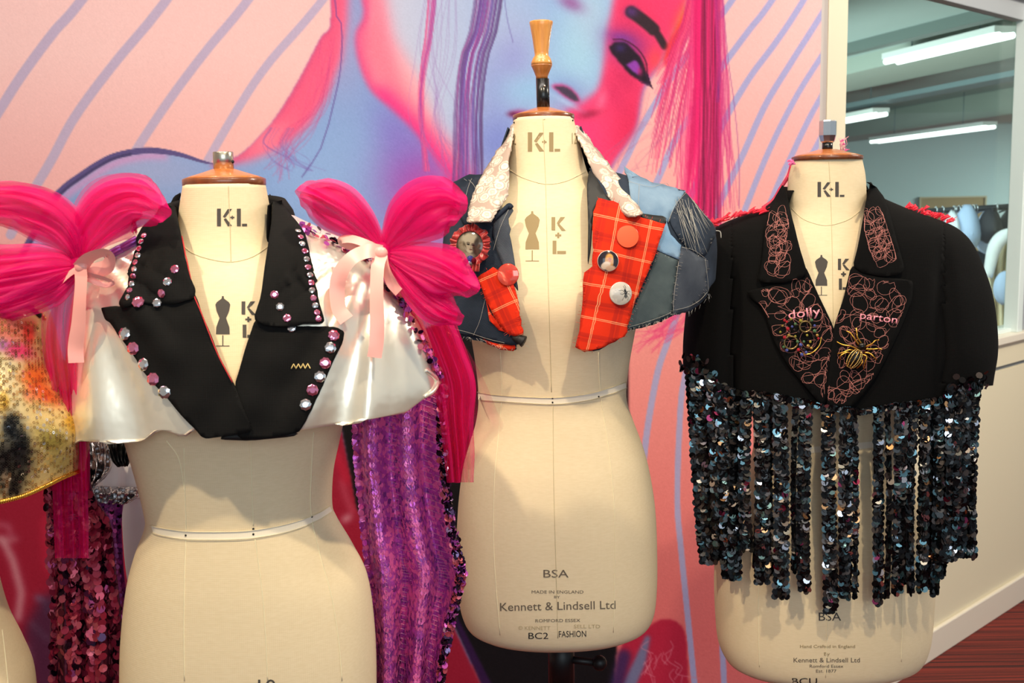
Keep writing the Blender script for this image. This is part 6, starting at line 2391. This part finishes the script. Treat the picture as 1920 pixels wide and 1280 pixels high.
def lace_tuft(name, pts, spread, depth, m, n=26, size=10):
    mb = MB()
    c = curve_px(pts, 60)
    for k in range(n):
        i = int(rl.random() * 59)
        x, y = c[i]
        x += rl.gauss(0, spread); y += rl.gauss(0, spread * .4)
        s = size * rl.uniform(.5, 1.2)
        a = rl.uniform(-.6, .6) - .2
        y0 = depth + rl.uniform(-.02, .02)
        p0 = P(x, y, y0); p1 = P(x + s * math.cos(a), y + s * math.sin(a) * .6, y0 - .006); p2 = P(x + s * .5, y - s * .55 * rl.random(), y0 - .003); p3 = P(x - s * .2, y + s * .35, y0 - .008)
        mid_ = (p0 + p1 + p2 + p3) / 4 + Vector((0, -.004, 0))
        b = len(mb.v)
        mb.v += [p0, p2, p1, p3, mid_]
        mb.f += [(b, b + 1, b + 4), (b + 1, b + 2, b + 4), (b + 2, b + 3, b + 4), (b + 3, b, b + 4)]
    return mb.build(name, m, blazer, smooth=False, solid=.0008)


lace_tuft('lace_trim', [(1326, 420), (1350, 411), (1378, 402), (1400, 398), (1424, 390)], 5, DR - .03, RED_LACE, 46, 15)
lace_tuft('lace_trim', [(1700, 386), (1716, 392), (1738, 400), (1760, 406), (1780, 412)], 4, DR - .03, RED_LACE, 46, 15)
mb = MB()
mb.tube([P(x, y, DR + .01) for x, y in curve_px([(1484, 310), (1478, 330), (1464, 352), (1450, 375), (1430, 390)], 24)], .0035, 8)
mb.build('red_ribbon_edge', mat('crimson_ribbon', L(196, 24, 70), .5), blazer)
lace_tuft('pink_lace_tuft', [(1476, 300), (1484, 304), (1482, 308)], 2.0, DR - .03, PINK_LACE, 14, 9)
lace_tuft('pink_lace_tuft', [(1576, 262), (1580, 272), (1586, 280)], 1.5, DR + .06, PINK_LACE, 8, 7)
mb = MB()
for k in range(10):
    mb.tube([P(1578 + rl.gauss(0, 3), 285, DR + .06), P(1580 + rl.gauss(0, 4), 270, DR + .06), P(1582 + rl.gauss(0, 6), 258 + rl.gauss(0, 5), DR + .06)], .0005, 4)
mb.build('loose_thread', THREAD_PINK_B, blazer)

# sequin fringe: hanging strips, each its own part
SEQS = [(SEQ_BLACK, .68), (SEQ_SMOKE, .15), (SEQ_TEAL_SHEEN, .11), (SEQ_MAGENTA_GLINT, .01), (SEQ_COPPER_GLINT, .015), (SEQ_GLINT, .035)]  # black sequins; sparkle put in as teal, silver, copper and magenta ones
strips = [(1292, 690, 1316, 985, 20), (1310, 694, 1330, 1058, 34), (1334, 700, 1352, 1040, 26), (1352, 722, 1368, 1062, 30), (1376, 732, 1378, 1088, 24), (1402, 738, 1402, 1030, 24), (1428, 742, 1430, 1090, 27), (1462, 748, 1464, 1118, 28), (1492, 752, 1490, 1070, 12), (1512, 755, 1508, 1108, 26),
          (1553, 766, 1558, 1145, 26), (1588, 768, 1584, 1120, 24), (1601, 768, 1602, 1122, 9), (1645, 766, 1646, 1132, 20), (1664, 764, 1662, 1122, 13), (1690, 760, 1682, 1112, 25), (1714, 758, 1708, 1112, 17), (1734, 754, 1728, 1108, 18), (1760, 750, 1752, 1114, 20), (1786, 730, 1776, 1052, 30), (1806, 726, 1796, 1046, 28), (1830, 726, 1822, 1046, 18)]
back = [(1300, 696, 1322, 1020, 26), (1322, 700, 1344, 1050, 26), (1345, 716, 1362, 1085, 18), (1390, 734, 1386, 990, 18), (1418, 740, 1416, 1060, 14), (1446, 746, 1446, 1080, 12), (1702, 758, 1696, 1090, 18), (1748, 752, 1742, 1100, 18), (1774, 745, 1764, 1080, 22), (1798, 726, 1786, 1040, 26), (1818, 724, 1808, 1030, 14)]
NS = 0
for row, (lst, dy) in enumerate(((strips, 0.0), (back, .022))):
    for k, (x0, y0, x1, y1, w) in enumerate(lst):
        q, n = hit(bz_, min(max(x0, 1290), 1840), y0 - 4, .004, DR - .05)
        dep = q.y + dy
        bow_ = rl.gauss(0, 4)
        rows_ = [(lerp(y0, y1, t), lerp(x0, x1, t) + bow_ * math.sin(3.1 * t) - (w - 4) / 2 * lerp(.85, 1.05, t), lerp(x0, x1, t) + bow_ * math.sin(3.1 * t) + (w - 4) / 2 * lerp(.85, 1.05, t), dep + (-.006 * math.sin(3.1 * t)) + .012 * t * (rl.random() - .5)) for t in (0, .25, .5, .75, 1)]
        dr = Drape(rows_, 5, 40, .4, .004, rl.uniform(0, 6))
        st = mk('fringe_strip', dr.verts, dr.faces, BLACK_LINING, blazer, solid=.001)
        cols = max(2, round(w / 6.5))
        sequin_field(st, dr, cols, int((y1 - y0) / 5.4), .0062, SEQS, .27, u0=-.08, u1=1.02, singles=(9 if row == 0 else 5), seed=100 + 50 * row + k, lift=.002)
# a row of sequins over the seams where the fringe is sewn on
mbs = {}
for k in range(420):
    x = rl.uniform(1284, 1842)
    y = interp(hemR, x) + abs(rl.gauss(0, 6)) - 4 - (26 * rl.random() if (x < 1330 or x > 1784) and rl.random() < .5 else 0)
    q, n = hit(bz_, x, min(y, interp(hemR, x) - 1), .006 + rl.random() * .004, DR - .03)
    t = rl.random(); acc = 0
    for m, w in SEQS:
        acc += w
        if t < acc: break
    add_disc(mbs.setdefault(m.name, (m, MB()))[1], q, tilt_n(n, .35, rl), .0060)
V_, F_, fm, ms = [], [], [], []
for m, b in mbs.values():
    base = len(V_); V_ += b.v; F_ += [tuple(base + q for q in f) for f in b.f]; fm += [len(ms)] * len(b.f); ms.append(m)
mk('sequin_heading', V_, F_, ms[0], blazer, False, kind='stuff', mats=ms[1:], fmat=fm)

# ---- spider brooch and jewelled brooch
q, n = hit(sewn, 1604, 662, .003)
spid = empty('spider_brooch', q, 'gold and black striped spider brooch on the right lapel of the blazer', 'brooch')
u_, w_, n_f = frame_of((n * .6 + (CAM_P - q).normalized() * .4))


def onplane(px, py, lift=0.0):
    r = ray(px, py)
    t = (q - CAM_P).dot(n_f) / r.dot(n_f)
    return CAM_P + r * t + n_f * lift


axis = (onplane(1617, 645) - onplane(1596, 680)).normalized()
side = axis.cross(n_f).normalized()
R3 = Matrix((side, axis, n_f)).transposed()
ENAMEL = mat('black_gold_enamel', L(26, 20, 14), .15, .3)
MB().ball(onplane(1601, 672, .004), .0135, .8, 1.25, .6, rot=R3, nu=16, nv=12).build('abdomen', ENAMEL, spid)
MB().ball(onplane(1615, 649, .004), .007, .9, 1, .7, rot=R3, nu=14, nv=10).build('head', ENAMEL, spid)
for k in range(5):
    s = (k - 2) / 2
    pts = [onplane(1601, 672, .004) + side * (.0135 * .8 * math.sin(s * 1.25) * math.sqrt(max(0, 1 - (t * .92) ** 2))) + axis * (t * .0165) + n_f * (.0135 * .6 * math.cos(s * 1.25) * math.sqrt(max(0, 1 - (t * .92) ** 2)) + .0004) for t in np.linspace(-1, 1, 13)]
    mb = MB()
    for a in pts:
        mb.ball(a, .0013, nu=6, nv=5)
    mb.tube(pts, .0009, 6)
    mb.build('gold_stripe', GOLD_PALE, spid)
for pts in ([(1612, 648), (1602, 635), (1594, 624), (1586, 620)], [(1616, 646), (1607, 632), (1606, 624), (1605, 614)], [(1608, 654), (1594, 648), (1580, 646), (1568, 640)], [(1604, 658), (1592, 655), (1580, 660), (1569, 663)], [(1598, 662), (1586, 660), (1574, 668), (1576, 674)],
            [(1622, 650), (1634, 644), (1640, 638), (1648, 637)], [(1622, 654), (1636, 654), (1646, 653), (1654, 655)], [(1620, 660), (1630, 662), (1638, 669), (1644, 674)], [(1616, 664), (1624, 668), (1621, 680), (1619, 692)], [(1610, 668), (1616, 676), (1612, 684), (1606, 690)]):
    c = catmull(pts, 16)
    MB().tube([onplane(x, y, .002 + .004 * math.sin(math.pi * k / 15)) for k, (x, y) in enumerate(c)], .0016, 7, lambda t: 1.1 - .4 * t).build('leg', GOLD, spid)

q, n = hit(sewn, 1503, 632, .002)
jew = empty('jewelled_brooch', q, 'cluster brooch of small coloured stones and gilt rings on the left lapel', 'brooch')
n_f = (n * .6 + (CAM_P - q).normalized() * .4).normalized()
ANT = mat('antique_gilt', L(120, 98, 60), .3, .9)
for (x, y, r) in ((1509, 612, 10.5), (1482, 642, 12.5)):
    MB().tube([onplane(x + r * math.cos(a), y + r * .95 * math.sin(a), .004) for a in np.linspace(0, 2 * math.pi, 33)], .0019, 8).build('gilt_ring', ANT, jew)
MB().tube([onplane(x, y, .003) for x, y in curve_px([(1539, 632), (1536, 646), (1526, 658), (1512, 664), (1498, 660)], 24)], .0013, 7).build('gilt_stem', GOLD, jew)
JM = [mat('gem_red', L(190, 50, 60), .1, .5), mat('gem_olive', L(170, 160, 70), .1, .5), mat('gem_green', L(90, 130, 90), .1, .5), mat('gem_blue', L(90, 100, 170), .1, .5), mat('gem_gold', L(214, 180, 100), .1, .8), mat('gem_dark', L(50, 44, 44), .1, .5)]
rj = random.Random(4)
spots = [(1474, 603), (1482, 598), (1490, 607), (1484, 612), (1466, 610), (1496, 622), (1476, 616), (1500, 601), (1520, 600), (1526, 610), (1531, 628), (1524, 630), (1533, 634), (1512, 628), (1506, 640), (1500, 646), (1514, 648), (1506, 655), (1496, 655), (1518, 640), (1468, 650), (1474, 656), (1478, 628), (1466, 638), (1470, 632), (1490, 630), (1494, 640), (1510, 660), (1520, 652), (1488, 618), (1470, 600), (1462, 622), (1526, 620), (1502, 664)]
for k, (x, y) in enumerate(spots):
    MB().ball(onplane(x, y, .006), .0027 * rj.uniform(.8, 1.3), 1, 1, 1, nu=7, nv=5).build('stone', JM[k % 6], jew, smooth=False)

# ------------------------------------------------------------------ gold sequin top on the far left form
rows = [(548, -330, 10, .10, .10, 2.3), (566, -360, 44, .12, .11, 2.3), (584, -372, 72, .13, .115, 2.4), (620, -380, 86, .145, .12, 2.4), (680, -384, 100, .155, .12, 2.4), (730, -390, 126, .165, .12, 2.4), (775, -394, 152, .17, .12, 2.4), (805, -396, 163, .17, .12, 2.4), (850, -392, 158, .168, .115, 2.4), (890, -388, 150, .165, .11, 2.4), (960, -384, 146, .162, .11, 2.4)]


def top_folds(v, t, u, lo):
    if v.y < lo.d + .06:
        px, py = proj(v)
        v.y -= .008 * math.sin((px - 150) / max(60, py - 480) * 9) * min(1, max(0, (py - 580) / 200))
    return v


gt = Loft(rows, DF, 130, 240, top_folds)
bg_ = gt.bvh()
hemG = [(-420, 930), (-60, 952), (0, 942), (40, 932), (70, 920), (100, 906), (120, 896), (146, 886), (170, 880)]
trim_hem(gt, lambda px: interp(hemG, px))
gold = empty('sequin_top', Vector((P(-120, 700, DF).x, DF, P(0, 700, DF).z)), 'cropped gold sequin top with painted blotches and bead edging at the left edge', 'top')
gv = np.array([proj(v) for v in gt.verts])
gc = np.zeros((len(gv), 3)); gc[:] = (212, 182, 120)


def gblob(cx, cy, rx, ry, col, a=1.0, ang=0.0, hard=1.6):
    c, s = math.cos(ang), math.sin(ang)
    jx = np.array([7 * noise.noise(Vector((p[0] * .05, p[1] * .05, cx))) for p in gv])
    x = ((gv[:, 0] + jx - cx) * c + (gv[:, 1] + jx - cy) * s) / rx
    y = (-(gv[:, 0] - cx) * s + (gv[:, 1] - cy) * c) / ry
    m = np.exp(-(x * x + y * y) ** hard) * a
    gc[:] += (np.array(col, float) - gc) * m[:, None]


gblob(10, 690, 50, 60, (214, 196, 150), .8)
gblob(16, 800, 36, 150, (214, 200, 160), .7)
gblob(12, 612, 46, 30, (226, 110, 100), .85, .2)
gblob(56, 622, 13, 26, (222, 56, 50), .9)
gblob(34, 656, 32, 17, (224, 56, 110), .95, .3)
gblob(4, 646, 14, 12, (170, 110, 200), .6)
gblob(66, 706, 26, 26, (222, 104, 40), .95, .5)
gblob(84, 738, 34, 18, (220, 92, 40), .95, .5)
gblob(56, 740, 12, 16, (228, 120, 80), .7)
gblob(6, 752, 11, 20, (196, 150, 40), .9)
gblob(140, 792, 18, 22, (200, 146, 36), .9)
gblob(20, 800, 18, 28, (26, 28, 30), .97)
gblob(38, 850, 24, 52, (24, 26, 30), .97)
gblob(6, 870, 16, 50, (30, 30, 34), .9)
gblob(26, 912, 20, 24, (34, 30, 30), .85)
gblob(96, 824, 32, 24, (140, 122, 50), .85, .6)
gblob(112, 866, 28, 18, (150, 132, 70), .6)
gblob(152, 840, 10, 34, (120, 60, 50), .7)
gblob(10, 905, 6, 22, (206, 170, 130), .9)
gblob(-160, 720, 60, 80, (214, 96, 60), .9)
gblob(-220, 830, 50, 70, (40, 36, 40), .9)
gblob(-90, 640, 40, 40, (222, 70, 110), .9)
GSEQ = paint_mat('gold_sequin_cloth', .3, spec=.5)
bsdf(GSEQ).inputs['Metallic'].default_value = .15
vg = nd(GSEQ, 'ShaderNodeTexVoronoi')
cg = nd(GSEQ, 'ShaderNodeTexCoord')
vg.inputs['Scale'].default_value = 330
lk(GSEQ, cg.outputs['Object'], vg.inputs['Vector'])
bump(GSEQ, vg.outputs['Distance'], .2, .002)
mk('sequin_cloth', gt.verts, open_front(gt, [(0, 0), (1, 0), (0, 1)]), GSEQ, gold, solid=.002, offset=-1, col=lin(gc))
rgd = random.Random(12)
mbs = {}
SEQ_GOLD = mat('gold_sequin', L(214, 176, 104), .2, .9)
SEQ_BROWN = mat('brown_sequin_edge', L(120, 90, 50), .3, .8)
for k in range(8400):
    x, y = rgd.uniform(-390, 166), rgd.uniform(575, 935)
    x = round(x / 6) * 6 + rgd.gauss(0, .25)
    y = round(y / 4.8) * 4.8 + rgd.gauss(0, .3)
    x += (y - 700) * .03
    if y > interp(hemG, x) - 8 or (y < 600 + (x - 60) * .8):
        continue
    qq, nn = hit(bg_, x, y, .0012)
    if abs(proj(qq)[0] - x) > 2 or qq.y > DF - .02:
        continue
    ix = int(np.argmin(np.abs(gv[:, 0] - x) + np.abs(gv[:, 1] - y) + 1000 * (np.array([v.y for v in gt.verts[:1]])[0] > 99)))
    lum = gc[ix].sum()
    glint = math.exp(-((x - 92 - (y - 820) * .05) / 40) ** 2 - ((y - 820) / 90) ** 2)  # highlight put into the colours: more bright sequins around this spot
    m = SEQ_GLINT if rgd.random() < .03 + .2 * glint else (SEQ_GOLD if (lum > 300 and rgd.random() < .55) else (SEQ_BROWN if lum > 300 else SEQ_BLACK))
    if lum > 300 and rgd.random() < .35 and m is SEQ_GOLD:
        continue
    if lum > 300 and m is SEQ_BROWN and rgd.random() < .45:
        continue
    b = mbs.setdefault(m.name, (m, MB()))[1]
    # open ring sequins with a hole
    u, w, n3 = frame_of(tilt_n(nn, .10, rgd))
    base = len(b.v)
    for rr in (.0019, .0012):
        b.v += [qq + u * (cx * rr) + w * (cy * rr) for cx, cy in DISC8]
    b.f += [(base + i, base + (i + 1) % 8, base + 8 + (i + 1) % 8, base + 8 + i) for i in range(8)]
V_, F_, fm, ms = [], [], [], []
for m, b in mbs.values():
    base = len(V_); V_ += b.v; F_ += [tuple(base + q for q in f) for f in b.f]; fm += [len(ms)] * len(b.f); ms.append(m)
mk('loose_sequins', V_, F_, ms[0], gold, False, kind='stuff', mats=ms[1:], fmat=fm)
BEAD = bpy.data.meshes.new('bead')
_b = MB().ball((0, 0, 0), 1.0, nu=10, nv=8)
BEAD.from_pydata([tuple(v) for v in _b.v], [], _b.f); BEAD.materials.append(GOLD); BEAD.polygons.foreach_set('use_smooth', [True] * len(BEAD.polygons))
for pts, n_b, rr in (([(-370, 932), (-220, 942), (-60, 950), (-14, 944), (40, 931), (80, 914), (112, 898), (146, 884)], 90, .0030), ([(20, 562), (40, 570), (60, 578), (74, 590), (82, 600)], 9, .0024)):
    c = curve_px(pts, n_b)
    for x, y in c:
        qq, nn = hit(bg_, x, y - 2, .002, DF)
        o = world_child('bead', BEAD, gold, qq)
        o.scale = (rr, rr, rr)
mb = MB()
mb.tube(polyline_on(bg_, curve_px([(0, 555), (26, 566), (50, 574), (74, 592)]), .0005, 5, DF), .004, 8)
mb.build('dark_edging', BLACK_LINING, gold)
bpy.context.view_layer.update()
